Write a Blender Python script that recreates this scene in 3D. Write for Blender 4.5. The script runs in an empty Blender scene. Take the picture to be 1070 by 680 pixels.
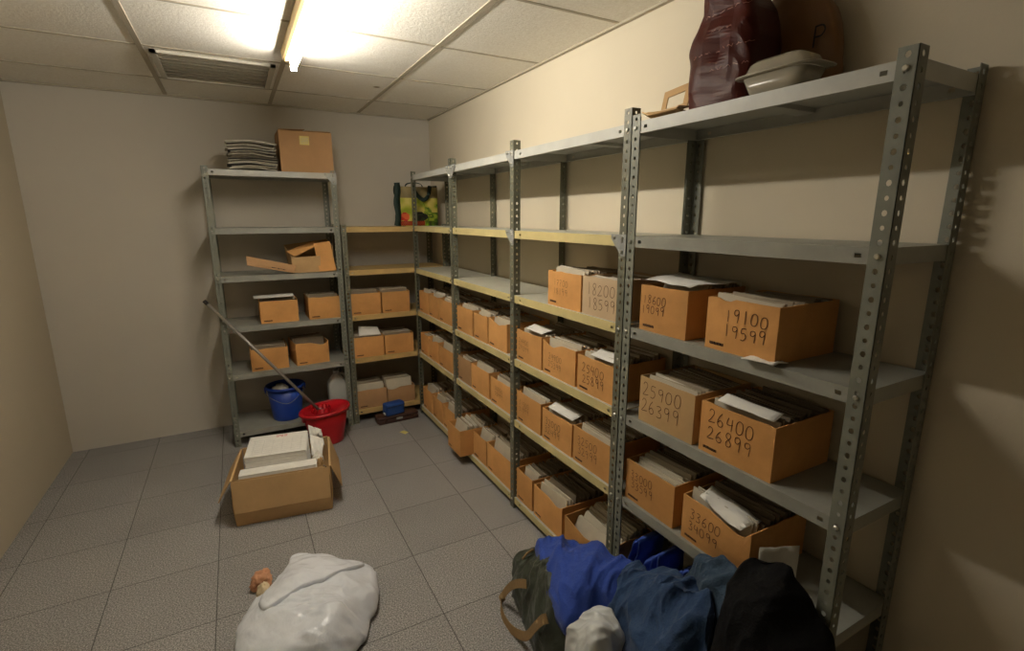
import bpy, bmesh, math, random
import numpy as np
from mathutils import Vector, Matrix, noise
PI = math.pi
SC = bpy.context.scene
COL = SC.collection
R90 = PI / 2

# ------------------------------------------------------------------ materials
def new_mat(name):
    m = bpy.data.materials.new(name); m.use_nodes = True
    nt = m.node_tree; b = nt.nodes['Principled BSDF']
    return m, nt, b
def lin(c):
    return tuple(((x/255)/12.92 if x <= 10 else (((x/255)+.055)/1.055)**2.4) for x in c) + (1,)
def nd(nt, t, **kw):
    n = nt.nodes.new(t)
    for k, v in kw.items():
        if k in n.inputs: n.inputs[k].default_value = v
        else: setattr(n, k, v)
    return n
def mat(name, rgb, rough=.6, metal=0, var=.12, scale=6, bump=0, bscale=60, rnd=0, spec=.5, coords='Object', trans=0, sheen=0, island=None, alpha=1):
    m, nt, b = new_mat(name); L = nt.links
    c = lin(rgb)
    b.inputs['Roughness'].default_value = rough; b.inputs['Metallic'].default_value = metal
    b.inputs['Specular IOR Level'].default_value = spec
    if trans: b.inputs['Transmission Weight'].default_value = trans
    if sheen:
        b.inputs['Sheen Weight'].default_value = sheen; b.inputs['Sheen Roughness'].default_value = .5
    if alpha < 1: b.inputs['Alpha'].default_value = alpha
    tc = nd(nt, 'ShaderNodeTexCoord')
    n = nd(nt, 'ShaderNodeTexNoise', Scale=scale, Detail=5.0, Roughness=.6)
    L.new(tc.outputs[coords], n.inputs['Vector'])
    mr = nd(nt, 'ShaderNodeMapRange'); mr.inputs['From Min'].default_value = .3; mr.inputs['From Max'].default_value = .7
    mr.inputs['To Min'].default_value = 1-var; mr.inputs['To Max'].default_value = 1+var
    L.new(n.outputs['Fac'], mr.inputs['Value'])
    mul = nd(nt, 'ShaderNodeMix', data_type='RGBA', blend_type='MULTIPLY'); mul.inputs['Factor'].default_value = 1
    mul.inputs['A'].default_value = c
    L.new(mr.outputs['Result'], mul.inputs['B']); out = mul.outputs['Result']
    if island:
        g = nd(nt, 'ShaderNodeNewGeometry'); r = nd(nt, 'ShaderNodeValToRGB')
        el = r.color_ramp.elements
        el[0].color = lin(island[0]); el[1].color = lin(island[-1])
        for i, cc in enumerate(island[1:-1]):
            e = el.new((i+1)/(len(island)-1)); e.color = lin(cc)
        r.color_ramp.interpolation = 'CONSTANT' if len(island) > 5 else 'LINEAR'
        L.new(g.outputs['Random Per Island'], r.inputs['Fac']); L.new(r.outputs['Color'], mul.inputs['A'])
    if rnd:
        oi = nd(nt, 'ShaderNodeObjectInfo'); h = nd(nt, 'ShaderNodeHueSaturation')
        m2 = nd(nt, 'ShaderNodeMapRange'); m2.inputs['To Min'].default_value = 1-rnd; m2.inputs['To Max'].default_value = 1+rnd
        L.new(oi.outputs['Random'], m2.inputs['Value']); L.new(m2.outputs['Result'], h.inputs['Value'])
        L.new(out, h.inputs['Color']); out = h.outputs['Color']
    L.new(out, b.inputs['Base Color'])
    if bump:
        n2 = nd(nt, 'ShaderNodeTexNoise', Scale=bscale, Detail=4.0); L.new(tc.outputs[coords], n2.inputs['Vector'])
        bp = nd(nt, 'ShaderNodeBump', Strength=bump, Distance=.01); L.new(n2.outputs['Fac'], bp.inputs['Height'])
        L.new(bp.outputs['Normal'], b.inputs['Normal'])
    return m

M = {}
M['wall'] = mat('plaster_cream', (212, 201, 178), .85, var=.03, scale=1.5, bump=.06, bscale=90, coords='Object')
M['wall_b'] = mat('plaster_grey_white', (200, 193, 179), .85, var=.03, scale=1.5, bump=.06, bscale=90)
M['tbar'] = mat('ceiling_bar_paint', (176, 166, 146), .6, var=.05)
M['grey'] = mat('grey_shelf_paint', (150, 150, 140), .42, var=.10, scale=9, bump=.03, bscale=120)
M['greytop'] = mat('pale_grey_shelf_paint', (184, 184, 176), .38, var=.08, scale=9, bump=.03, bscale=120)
M['post'] = mat('olive_grey_post_paint', (106, 106, 90), .45, var=.12, scale=14, bump=.03, bscale=120)
M['dpost'] = mat('grey_post_paint', (122, 124, 112), .45, var=.12, scale=14, bump=.03, bscale=120)
M['yel'] = mat('yellow_cream_shelf_paint', (206, 190, 134), .45, var=.07, scale=9, bump=.03, bscale=120)
M['yeltop'] = mat('grey_shelf_top', (184, 182, 166), .5, var=.08, scale=9)  # greyer tone for the upward faces of the yellow shelves
M['ytan'] = mat('tan_shelf_paint', (194, 164, 106), .45, var=.07, scale=9, bump=.03, bscale=120)
M['bolt'] = mat('bolt_steel', (190, 188, 178), .3, metal=.8)
M['plate'] = mat('galvanised_plate', (168, 170, 166), .4, metal=.35, var=.2, scale=40)
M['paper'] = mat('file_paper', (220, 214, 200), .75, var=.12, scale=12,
                 island=[(150, 136, 114), (196, 186, 166), (128, 114, 94), (214, 206, 190), (164, 150, 128), (140, 126, 106), (182, 170, 148)])  # darkened tones put the shelf's shade on rear envelopes into their colour
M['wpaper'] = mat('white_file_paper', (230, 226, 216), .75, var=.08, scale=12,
                 island=[(238, 234, 226), (196, 186, 164), (230, 226, 216), (168, 156, 132), (236, 232, 224), (210, 202, 184)])  # tan tones mixed in to paint the shaded gaps between sheet edges
M['white'] = mat('white_paper', (236, 232, 222), .7, var=.04, scale=14)
M['ink'] = mat('pencil_ink', (84, 54, 30), .8)
M['stamp'] = mat('stamp_ink', (62, 38, 20), .8)
M['blackp'] = mat('black_print', (40, 36, 34), .8)
M['redp'] = mat('red_print', (190, 60, 55), .8)
M['linep'] = mat('grey_print', (196, 192, 184), .8)
M['sticker'] = mat('yellow_sticker', (224, 208, 130), .6)
M['note'] = mat('yellow_note', (222, 208, 120), .7)

def cardboard(name, rgb, var=.10):
    m, nt, b = new_mat(name); L = nt.links
    b.inputs['Roughness'].default_value = .8; b.inputs['Specular IOR Level'].default_value = .2
    tc = nd(nt, 'ShaderNodeTexCoord')
    n = nd(nt, 'ShaderNodeTexNoise', Scale=7.0, Detail=6.0, Roughness=.65); L.new(tc.outputs['Object'], n.inputs['Vector'])
    oi = nd(nt, 'ShaderNodeObjectInfo')
    add = nd(nt, 'ShaderNodeVectorMath', operation='ADD'); L.new(tc.outputs['Object'], add.inputs[0])
    comb = nd(nt, 'ShaderNodeCombineXYZ'); mm = nd(nt, 'ShaderNodeMath', operation='MULTIPLY'); mm.inputs[1].default_value = 37
    L.new(oi.outputs['Random'], mm.inputs[0]); L.new(mm.outputs[0], comb.inputs[0]); L.new(comb.outputs[0], add.inputs[1])
    L.new(add.outputs[0], n.inputs['Vector'])
    r = nd(nt, 'ShaderNodeValToRGB'); c = lin(rgb)
    r.color_ramp.elements[0].position = .25; r.color_ramp.elements[1].position = .75
    r.color_ramp.elements[0].color = tuple(x*(1-var*1.4) for x in c[:3]) + (1,)
    r.color_ramp.elements[1].color = tuple(x*(1+var) for x in c[:3]) + (1,)
    L.new(n.outputs['Fac'], r.inputs['Fac'])
    h = nd(nt, 'ShaderNodeHueSaturation'); m2 = nd(nt, 'ShaderNodeMapRange'); m2.inputs['To Min'].default_value = .84; m2.inputs['To Max'].default_value = 1.1
    L.new(oi.outputs['Random'], m2.inputs['Value']); L.new(m2.outputs['Result'], h.inputs['Value']); L.new(r.outputs['Color'], h.inputs['Color'])
    L.new(h.outputs['Color'], b.inputs['Base Color'])
    n2 = nd(nt, 'ShaderNodeTexNoise', Scale=22.0, Detail=3.0); L.new(add.outputs[0], n2.inputs['Vector'])
    bp = nd(nt, 'ShaderNodeBump', Strength=.25, Distance=.006); L.new(n2.outputs['Fac'], bp.inputs['Height']); L.new(bp.outputs['Normal'], b.inputs['Normal'])
    return m
M['card'] = cardboard('brown_cardboard', (214, 158, 96))
M['card_pale'] = cardboard('pale_cardboard', (214, 186, 150), .06)
M['card_dull'] = cardboard('dull_cardboard', (186, 146, 104), .08)
M['card_in'] = cardboard('tan_cardboard', (200, 164, 116), .07)

def floor_mat(xa, ya, t):
    m, nt, b = new_mat('speckled_floor_tile'); L = nt.links
    b.inputs['Roughness'].default_value = .55
    g = nd(nt, 'ShaderNodeNewGeometry'); sep = nd(nt, 'ShaderNodeSeparateXYZ'); L.new(g.outputs['Position'], sep.inputs[0])
    def cell(sock, off):
        a = nd(nt, 'ShaderNodeMath', operation='SUBTRACT'); L.new(sock, a.inputs[0]); a.inputs[1].default_value = off
        d = nd(nt, 'ShaderNodeMath', operation='DIVIDE'); L.new(a.outputs[0], d.inputs[0]); d.inputs[1].default_value = t
        f = nd(nt, 'ShaderNodeMath', operation='FRACT'); L.new(d.outputs[0], f.inputs[0])
        fl = nd(nt, 'ShaderNodeMath', operation='FLOOR'); L.new(d.outputs[0], fl.inputs[0])
        p = nd(nt, 'ShaderNodeMath', operation='PINGPONG'); L.new(d.outputs[0], p.inputs[0]); p.inputs[1].default_value = .5
        return fl.outputs[0], p.outputs[0]
    fx, px = cell(sep.outputs[0], xa); fy, py = cell(sep.outputs[1], ya)
    mn = nd(nt, 'ShaderNodeMath', operation='MINIMUM'); L.new(px, mn.inputs[0]); L.new(py, mn.inputs[1])
    ln = nd(nt, 'ShaderNodeMapRange'); ln.inputs['From Min'].default_value = .0025; ln.inputs['From Max'].default_value = .0055; L.new(mn.outputs[0], ln.inputs['Value'])
    cb = nd(nt, 'ShaderNodeCombineXYZ'); L.new(fx, cb.inputs[0]); L.new(fy, cb.inputs[1])
    wn = nd(nt, 'ShaderNodeTexWhiteNoise', noise_dimensions='2D'); L.new(cb.outputs[0], wn.inputs['Vector'])
    n1 = nd(nt, 'ShaderNodeTexNoise', Scale=170.0, Detail=3.0, Roughness=.7); L.new(g.outputs['Position'], n1.inputs['Vector'])
    r = nd(nt, 'ShaderNodeValToRGB'); e = r.color_ramp.elements
    e[0].position = .36; e[0].color = lin((84, 83, 84)); e[1].position = .66; e[1].color = lin((194, 191, 186))
    x = e.new(.5); x.color = lin((139, 136, 133)); L.new(n1.outputs['Fac'], r.inputs['Fac'])
    n2 = nd(nt, 'ShaderNodeTexNoise', Scale=2.2, Detail=5.0); L.new(g.outputs['Position'], n2.inputs['Vector'])
    m1 = nd(nt, 'ShaderNodeMapRange'); m1.inputs['To Min'].default_value = .80; m1.inputs['To Max'].default_value = 1.18; L.new(n2.outputs['Fac'], m1.inputs['Value'])
    m2 = nd(nt, 'ShaderNodeMapRange'); m2.inputs['To Min'].default_value = .92; m2.inputs['To Max'].default_value = 1.06; L.new(wn.outputs['Value'], m2.inputs['Value'])
    mu = nd(nt, 'ShaderNodeMath', operation='MULTIPLY'); L.new(m1.outputs[0], mu.inputs[0]); L.new(m2.outputs[0], mu.inputs[1])
    c1 = nd(nt, 'ShaderNodeMix', data_type='RGBA', blend_type='MULTIPLY'); c1.inputs['Factor'].default_value = 1
    L.new(r.outputs['Color'], c1.inputs['A']); L.new(mu.outputs[0], c1.inputs['B'])
    c2 = nd(nt, 'ShaderNodeMix', data_type='RGBA'); c2.inputs['A'].default_value = lin((56, 52, 50))
    L.new(ln.outputs['Result'], c2.inputs['Factor']); L.new(c1.outputs['Result'], c2.inputs['B']); L.new(c2.outputs['Result'], b.inputs['Base Color'])
    bp = nd(nt, 'ShaderNodeBump', Strength=.3, Distance=.004); L.new(ln.outputs['Result'], bp.inputs['Height']); L.new(bp.outputs['Normal'], b.inputs['Normal'])
    return m
def ceil_mat():
    m, nt, b = new_mat('textured_ceiling_tile'); L = nt.links
    b.inputs['Roughness'].default_value = .9
    g = nd(nt, 'ShaderNodeNewGeometry')
    n1 = nd(nt, 'ShaderNodeTexNoise', Scale=75.0, Detail=4.0, Roughness=.7); L.new(g.outputs['Position'], n1.inputs['Vector'])
    r = nd(nt, 'ShaderNodeValToRGB'); e = r.color_ramp.elements
    e[0].position = .3; e[0].color = lin((234, 228, 214)); e[1].position = .7; e[1].color = lin((250, 246, 236)); L.new(n1.outputs['Fac'], r.inputs['Fac'])
    # one small brown water spot
    ds = nd(nt, 'ShaderNodeVectorMath', operation='DISTANCE'); L.new(g.outputs['Position'], ds.inputs[0]); ds.inputs[1].default_value = (.981, 3.766, 2.645)
    mr = nd(nt, 'ShaderNodeMapRange'); mr.inputs['From Min'].default_value = .012; mr.inputs['From Max'].default_value = .03; L.new(ds.outputs['Value'], mr.inputs['Value'])
    c = nd(nt, 'ShaderNodeMix', data_type='RGBA'); c.inputs['A'].default_value = lin((120, 100, 60)); L.new(mr.outputs['Result'], c.inputs['Factor']); L.new(r.outputs['Color'], c.inputs['B'])
    L.new(c.outputs['Result'], b.inputs['Base Color'])
    bp = nd(nt, 'ShaderNodeBump', Strength=.5, Distance=.006); L.new(n1.outputs['Fac'], bp.inputs['Height']); L.new(bp.outputs['Normal'], b.inputs['Normal'])
    return m

# ------------------------------------------------------------------ mesh helpers
def box(bm, x0, x1, y0, y1, z0, z1):
    v = [bm.verts.new(p) for p in ((x0,y0,z0),(x1,y0,z0),(x1,y1,z0),(x0,y1,z0),(x0,y0,z1),(x1,y0,z1),(x1,y1,z1),(x0,y1,z1))]
    for f in ((0,3,2,1),(4,5,6,7),(0,1,5,4),(1,2,6,5),(2,3,7,6),(3,0,4,7)): bm.faces.new([v[i] for i in f])
    return v
def hexa(bm, p):
    v = [bm.verts.new(q) for q in p]
    for f in ((0,3,2,1),(4,5,6,7),(0,1,5,4),(1,2,6,5),(2,3,7,6),(3,0,4,7)): bm.faces.new([v[i] for i in f])
def loft(bm, rings, closed=True, cap0=False, cap1=False):
    V = [[bm.verts.new(p) for p in r] for r in rings]
    n = len(V[0])
    for a, b in zip(V[:-1], V[1:]):
        for i in range(n if closed else n-1):
            j = (i+1) % n
            bm.faces.new((a[i], a[j], b[j], b[i]))
    if cap0: bm.faces.new(list(reversed(V[0])))
    if cap1: bm.faces.new(V[-1])
    return V
def tube(bm, pts, r, n=10, cap=True):
    pts = [Vector(p) for p in pts]; rings = []
    up = Vector((0,0,1))
    for i, p in enumerate(pts):
        d = (pts[min(i+1, len(pts)-1)] - pts[max(i-1, 0)]).normalized()
        a = d.cross(up)
        if a.length < 1e-3: a = d.cross(Vector((1,0,0)))
        a.normalize(); b = d.cross(a)
        rr = r[i] if isinstance(r, (list, tuple)) else r
        rings.append([p + rr*(math.cos(t)*a + math.sin(t)*b) for t in (2*PI*k/n for k in range(n))])
    loft(bm, rings, True, cap, cap)
def ribbon(bm, pts, w, side, thick=.002):
    """flat band along pts; side = list of unit vectors across the band"""
    pts = [Vector(p) for p in pts]; rings = []
    for i, p in enumerate(pts):
        d = (pts[min(i+1, len(pts)-1)] - pts[max(i-1, 0)]).normalized()
        s = Vector(side[i] if isinstance(side, list) else side).normalized(); s = (s - d*s.dot(d)).normalized()
        n = d.cross(s)
        rings.append([p-s*w/2-n*thick/2, p+s*w/2-n*thick/2, p+s*w/2+n*thick/2, p-s*w/2+n*thick/2])
    loft(bm, rings, True, True, True)
def smooth_pts(pts, k=6, closed=False):
    P = [Vector(p) for p in pts]; n = len(P); out = []
    rng = range(n if closed else n-1)
    for i in rng:
        if closed: p0, p1, p2, p3 = P[(i-1) % n], P[i], P[(i+1) % n], P[(i+2) % n]
        else: p0, p1, p2, p3 = P[max(i-1,0)], P[i], P[i+1], P[min(i+2,n-1)]
        for j in range(k):
            t = j/k
            out.append(.5*((2*p1)+(p2-p0)*t+(2*p0-5*p1+4*p2-p3)*t*t+(3*p1-p0-3*p2+p3)*t**3))
    if not closed: out.append(P[-1])
    return out
def obj(name, bm, m, parent=None, smooth=False, world=False, loc=None, rot=0):
    if isinstance(bm, bmesh.types.BMesh):
        bmesh.ops.recalc_face_normals(bm, faces=bm.faces)
        if world and parent is not None:
            bmesh.ops.translate(bm, verts=bm.verts, vec=-parent.location)
        me = bpy.data.meshes.new(name); bm.to_mesh(me); bm.free()
        if smooth:
            for p in me.polygons: p.use_smooth = True
        me.materials.append(m)
    else: me = bm
    o = bpy.data.objects.new(name, me); COL.objects.link(o)
    if parent is not None: o.parent = parent
    if loc is not None: o.location = loc
    o.rotation_euler = (0, 0, rot)
    return o
def thing(name, label, cat, loc=(0,0,0), rotz=0, group=None):
    o = bpy.data.objects.new(name, None); COL.objects.link(o)
    o.empty_display_size = .05
    o.location = loc; o.rotation_euler = (0,0,rotz); o['label'] = label; o['category'] = cat
    if group: o['group'] = group
    return o
def tag(o, label, cat, group=None, kind=None):
    o['label'] = label; o['category'] = cat
    if group: o['group'] = group
    if kind: o['kind'] = kind
    return o
def struct(name, bm, m):
    o = obj(name, bm, m); o['kind'] = 'structure'; o['label'] = name.replace('_', ' '); return o
def B(): return bmesh.new()
def N(x, y, z, s=0): return noise.noise(Vector((x+s*17.3, y-s*9.1, z+s*3.7)))

# ------------------------------------------------------------------ room shell
WX, BY, HZ = 1.70, 4.733, 2.645
LX, FY = -1.25, -.75
S = 1.349
P1, P2, P3, P4 = 1.5296, 2.4452, 3.3412, 4.2296
bm = B(); box(bm, LX-.1, WX+.1, FY-.1, BY+.1, -.06, 0); struct('floor', bm, floor_mat(.6626, 1.8595, .4525))
bm = B(); box(bm, LX-.1, WX+.1, FY-.1, BY+.1, HZ, HZ+.06); struct('ceiling', bm, ceil_mat())
bm = B(); box(bm, WX, WX+.1, FY-.1, BY+.1, 0, HZ); struct('wall_right', bm, M['wall'])
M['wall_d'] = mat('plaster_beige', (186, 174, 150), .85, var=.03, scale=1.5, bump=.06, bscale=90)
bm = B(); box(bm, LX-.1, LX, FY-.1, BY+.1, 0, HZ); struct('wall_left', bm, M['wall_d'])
bm = B(); box(bm, LX, WX, BY, BY+.1, 0, HZ); struct('wall_back', bm, M['wall_b'])
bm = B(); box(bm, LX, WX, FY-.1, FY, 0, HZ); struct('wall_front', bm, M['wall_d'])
k = 0
for x in (-.336, .359, 1.0537):                       # ceiling grid: long bars
    k += 1; bm = B(); box(bm, x-.013, x+.013, FY, BY, HZ-.004, HZ); struct('trim_%d' % k, bm, M['tbar'])
for y in (4.184, 3.467, 2.75, 2.034, 1.317, .60, -.117):
    k += 1; bm = B(); box(bm, LX, WX, y-.008, y+.008, HZ-.003, HZ); struct('trim_%d' % k, bm, M['tbar'])
for (x0, x1, y0, y1) in ((WX-.022, WX, FY, BY), (LX, LX+.022, FY, BY), (LX, WX, BY-.022, BY)):
    k += 1; bm = B(); box(bm, x0, x1, y0, y1, HZ-.012, HZ); struct('trim_%d' % k, bm, M['tbar'])

# ------------------------------------------------------------------ lamp
lampm, nt, b = new_mat('lit_fluorescent_tube')
b.inputs['Base Color'].default_value = (1, 1, 1, 1)
b.inputs['Emission Color'].default_value = (1, .94, .83, 1); b.inputs['Emission Strength'].default_value = 130
M['batten'] = mat('lamp_housing', (226, 196, 140), .4)
M['cap'] = mat('lamp_cap', (200, 200, 196), .4)
t = thing('fluorescent_light', 'lit fluorescent tube light in slim housing under the tiled ceiling', 'light', (.36, 2.5, HZ-.007))
bm = B(); y0, y1 = 1.72, 3.215
loft(bm, [[(.325,y,HZ-.006),(.330,y,HZ-.045),(.342,y,HZ-.055),(.392,y,HZ-.055),(.404,y,HZ-.045),(.409,y,HZ-.006)] for y in (y0, y1)], True, True, True)
obj('lamp_housing', bm, M['batten'], t, world=True)
bm = B(); tube(bm, [(.380, y0+.03, HZ-.086), (.380, y1-.03, HZ-.086)], .0155, 16); obj('tube', bm, lampm, t, smooth=True, world=True)
for y in (y0+.012, y1-.012):
    bm = B(); box(bm, .366, .398, y-.014, y+.014, HZ-.104, HZ-.054); obj('lamp_holder', bm, M['cap'], t, world=True)
# vent in the ceiling
M['vent'] = mat('vent_paint', (190, 184, 168), .5)
t = thing('ceiling_vent', 'square framed ceiling vent with slats beside the fluorescent light', 'vent', (0, 3.83, HZ-.004))
bm = B()
x0, x1, y0, y1 = -.30, .322, 3.52, 4.14
box(bm, x0, x1, y0, y0+.03, HZ-.016, HZ-.001); box(bm, x0, x1, y1-.03, y1, HZ-.016, HZ-.001)
box(bm, x0, x0+.03, y0, y1, HZ-.016, HZ-.001); box(bm, x1-.03, x1, y0, y1, HZ-.016, HZ-.001)
obj('vent_frame', bm, M['vent'], t, world=True)
for i in range(8):
    y = y0+.075+i*.068; bm = B()
    hexa(bm, [(x0+.03,y,HZ-.003),(x1-.03,y,HZ-.003),(x1-.03,y+.003,HZ-.003),(x0+.03,y+.003,HZ-.003),(x0+.03,y-.03,HZ-.014),(x1-.03,y-.03,HZ-.014),(x1-.03,y-.027,HZ-.014),(x0+.03,y-.027,HZ-.014)])
    obj('slat', bm, M['vent'], t, world=True)

# ------------------------------------------------------------------ shelving
PITCH = .034
def flange(bm, f, w, n, t=.0018):
    c, p = w/2, PITCH
    for k in range(n):
        r = .0066 if k % 2 else .0054
        o = [(0,0),(c,0),(w,0),(w,p/2),(w,p),(c,p),(0,p),(0,p/2)]
        A = [math.radians(a) for a in (-135,-90,-45,0,45,90,135,180)]
        layers = []
        for d in (0, t):
            layers.append(([bm.verts.new(f(u, k*p+v, d)) for u, v in o], [bm.verts.new(f(c+r*math.cos(a), k*p+p/2+r*1.15*math.sin(a), d)) for a in A]))
        for i in range(8):
            j = (i+1) % 8
            for L in layers: bm.faces.new((L[0][i], L[0][j], L[1][j], L[1][i]))
            bm.faces.new((layers[0][1][i], layers[0][1][j], layers[1][1][j], layers[1][1][i]))
        for i, j in ((2,3),(3,4),(6,7),(7,0)):
            bm.faces.new((layers[0][0][i], layers[0][0][j], layers[1][0][j], layers[1][0][i]))
        for kk, i, j in ((0,0,1),(0,1,2),(n-1,4,5),(n-1,5,6)):
            if k == kk: bm.faces.new((layers[0][0][i], layers[0][0][j], layers[1][0][j], layers[1][0][i]))
_post = {}
def post_mesh(h, sx, sy, m, w=.042):
    key = (round(h,3), sx, sy, m.name)
    if key in _post: return _post[key]
    n = round(h/PITCH); bm = B(); s = h/(n*PITCH)
    flange(bm, lambda u, v, d: (sx*d, sy*u, v*s), w, n)
    flange(bm, lambda u, v, d: (sx*u, sy*d, v*s), w, n)
    me = bpy.data.meshes.new('post'); bmesh.ops.recalc_face_normals(bm, faces=bm.faces); bm.to_mesh(me); bm.free(); me.materials.append(m)
    _post[key] = me; return me
_bolt = None
def bolt_mesh():
    global _bolt
    if _bolt is None:
        bm = B(); ring = lambda r, x: [(x, r*math.cos(a), r*math.sin(a)) for a in (PI*k/4 for k in range(8))]
        loft(bm, [ring(.0075,0), ring(.0075,-.003), ring(.005,-.0055)], True, True, True)
        _bolt = bpy.data.meshes.new('bolt'); bm.to_mesh(_bolt); bm.free(); _bolt.materials.append(M['bolt'])
    return _bolt
_shelf = {}
LIP = .042
def shelf_mesh(Lg, D, m):
    key = (round(Lg,4), round(D,4), m.name)
    if key in _shelf: return _shelf[key]
    bm = B(); T = .0016
    box(bm, 0, Lg, 0, D, -T, 0)
    for yy in (0, D-T):
        hx = [.056, .072, Lg-.072, Lg-.056]; zs = (-.0265, -.0155)
        box(bm, 0, hx[0], yy, yy+T, -LIP, -T); box(bm, hx[1], hx[2], yy, yy+T, -LIP, -T); box(bm, hx[3], Lg, yy, yy+T, -LIP, -T)
        for a, c in ((hx[0],hx[1]),(hx[2],hx[3])):
            box(bm, a, c, yy, yy+T, -LIP, zs[0]); box(bm, a, c, yy, yy+T, zs[1], -T)
    for xx in (0, Lg-T): box(bm, xx, xx+T, T, D-T, -LIP, -T)
    box(bm, T, Lg-T, T, .014, -LIP, -LIP+T); box(bm, T, Lg-T, D-.014, D-T, -LIP, -LIP+T)
    box(bm, Lg/2-.03, Lg/2+.03, T, D-T, -.016, -T)          # stiffening rib underneath
    me = bpy.data.meshes.new('shelf'); bmesh.ops.recalc_face_normals(bm, faces=bm.faces); bm.to_mesh(me); bm.free(); me.materials.append(m)
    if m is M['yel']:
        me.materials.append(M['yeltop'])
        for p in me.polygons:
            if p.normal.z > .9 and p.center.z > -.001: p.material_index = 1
    _shelf[key] = me; return me
def gusset(unit, p, axis, sgn, down=1):
    """triangular corner plate on the front face; axis 'y' (right run) or 'x' (back run)"""
    bm = B(); a = .085
    def q(u, v, d): return (p[0]-d, p[1]+sgn*u, p[2]-v) if axis == 'y' else (p[0]+sgn*u, p[1]-d, p[2]-v)
    pts = [(-.004,0),(a,0),(a,.018),(.022,a),(-.004,a)]
    loft(bm, [[q(u,v,d) for u, v in pts] for d in (.0005,.0025)], True, True, True)
    g = obj('corner_plate', bm, M['plate'], unit, world=True)
    for u, v in ((.018,.014),(.066,.012),(.018,.068)):
        w = q(u, v, .0025); bo = obj('bolt', bolt_mesh(), None, g, loc=Vector(w)-unit.location)
        if axis == 'x': bo.rotation_euler = (0,0,R90)
    return g
def shelving(name_label, base, fronts, levels, depth_rear, shelf_mats, post_m, axis, hs, bolts=True):
    """fronts: list of (coordinate along run, direction of the front flange)"""
    t = thing('shelving_unit', name_label, 'shelves', base)
    def W(x, y, z): return Vector((x,y,z)) - t.location
    for i, (c, sg) in enumerate(fronts):
        h = hs[i] if isinstance(hs, list) else hs
        if axis == 'y':
            obj('post', post_mesh(h, 1, sg, post_m), None, t, loc=W(S-.003, c, 0)); obj('post', post_mesh(h, -1, sg, post_m), None, t, loc=W(depth_rear, c, 0))
        else:
            obj('post', post_mesh(h, sg, 1, post_m), None, t, loc=W(c, base[1], 0)); obj('post', post_mesh(h, sg, -1, post_m), None, t, loc=W(c, depth_rear, 0))
    for (a, b_) in zip(fronts[:-1], fronts[1:]):
        lo, hi = min(a[0], b_[0])+.003, max(a[0], b_[0])-.003
        for z, m in zip(levels, shelf_mats):
            if axis == 'y':
                sh = obj('shelf', shelf_mesh(hi-lo, depth_rear-.004-S, m), None, t, loc=W(S, hi, z)); sh.rotation_euler = (0,0,-R90)
            else:
                sh = obj('shelf', shelf_mesh(hi-lo, depth_rear-.004-(base[1]+.003), m), None, t, loc=W(lo, base[1]+.003, z))
    if bolts:
        for c, sg in fronts:
            for z in levels:
                if axis == 'y': obj('bolt', bolt_mesh(), None, t, loc=W(S-.0035, c+sg*.021, z-.021))
                else: obj('bolt', bolt_mesh(), None, t, loc=W(c+sg*.021, base[1]-.0005, z-.021)).rotation_euler = (0,0,R90)
    return t
ZR = [2.10, 1.685, 1.328, .958, .585, .078]
ZB = [2.09, 1.68, 1.33, .95, .58, .118]
REAR = WX-.012
uA = shelving('long olive grey slotted-angle unit of three bays with yellow shelves along the side wall', (S+.17, (P1+P4)/2, 0),
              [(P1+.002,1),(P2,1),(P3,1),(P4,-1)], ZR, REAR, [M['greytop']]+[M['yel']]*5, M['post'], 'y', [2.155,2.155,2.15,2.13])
uD = shelving('grey slotted-angle shelving unit with all-grey shelves behind the dark clothes heap', (S+.17, 1.07, 0),
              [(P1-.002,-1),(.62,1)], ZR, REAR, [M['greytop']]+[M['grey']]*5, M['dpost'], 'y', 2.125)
uG = shelving('grey slotted-angle shelving unit on back wall with buckets on its bottom shelf', (.295, 4.220, 0),
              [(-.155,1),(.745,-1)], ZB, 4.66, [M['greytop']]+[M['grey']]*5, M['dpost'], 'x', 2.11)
uC = shelving('tan-shelved corner unit between the grey back-wall unit and the long yellow-shelved unit', (1.205, 4.240, 0),
              [(.757,1),(1.655,-1)], ZB[1:], 4.66, [M['ytan']]*5, M['post'], 'x', 1.70)
gusset(uA, (S-.004, P1+.004, 1.69), 'y', 1); gusset(uA, (S-.004, P2+.002, 1.69), 'y', 1)
gusset(uA, (S-.004, P3+.002, 2.105), 'y', 1); gusset(uA, (S-.004, P3-.002, 2.105), 'y', -1); gusset(uA, (S-.004, P2+.002, 2.105), 'y', 1)
gusset(uG, (.743, 4.220, 2.092), 'x', -1)
gusset(uA, (S-.004, P1+.004, .078), 'y', 1)
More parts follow.
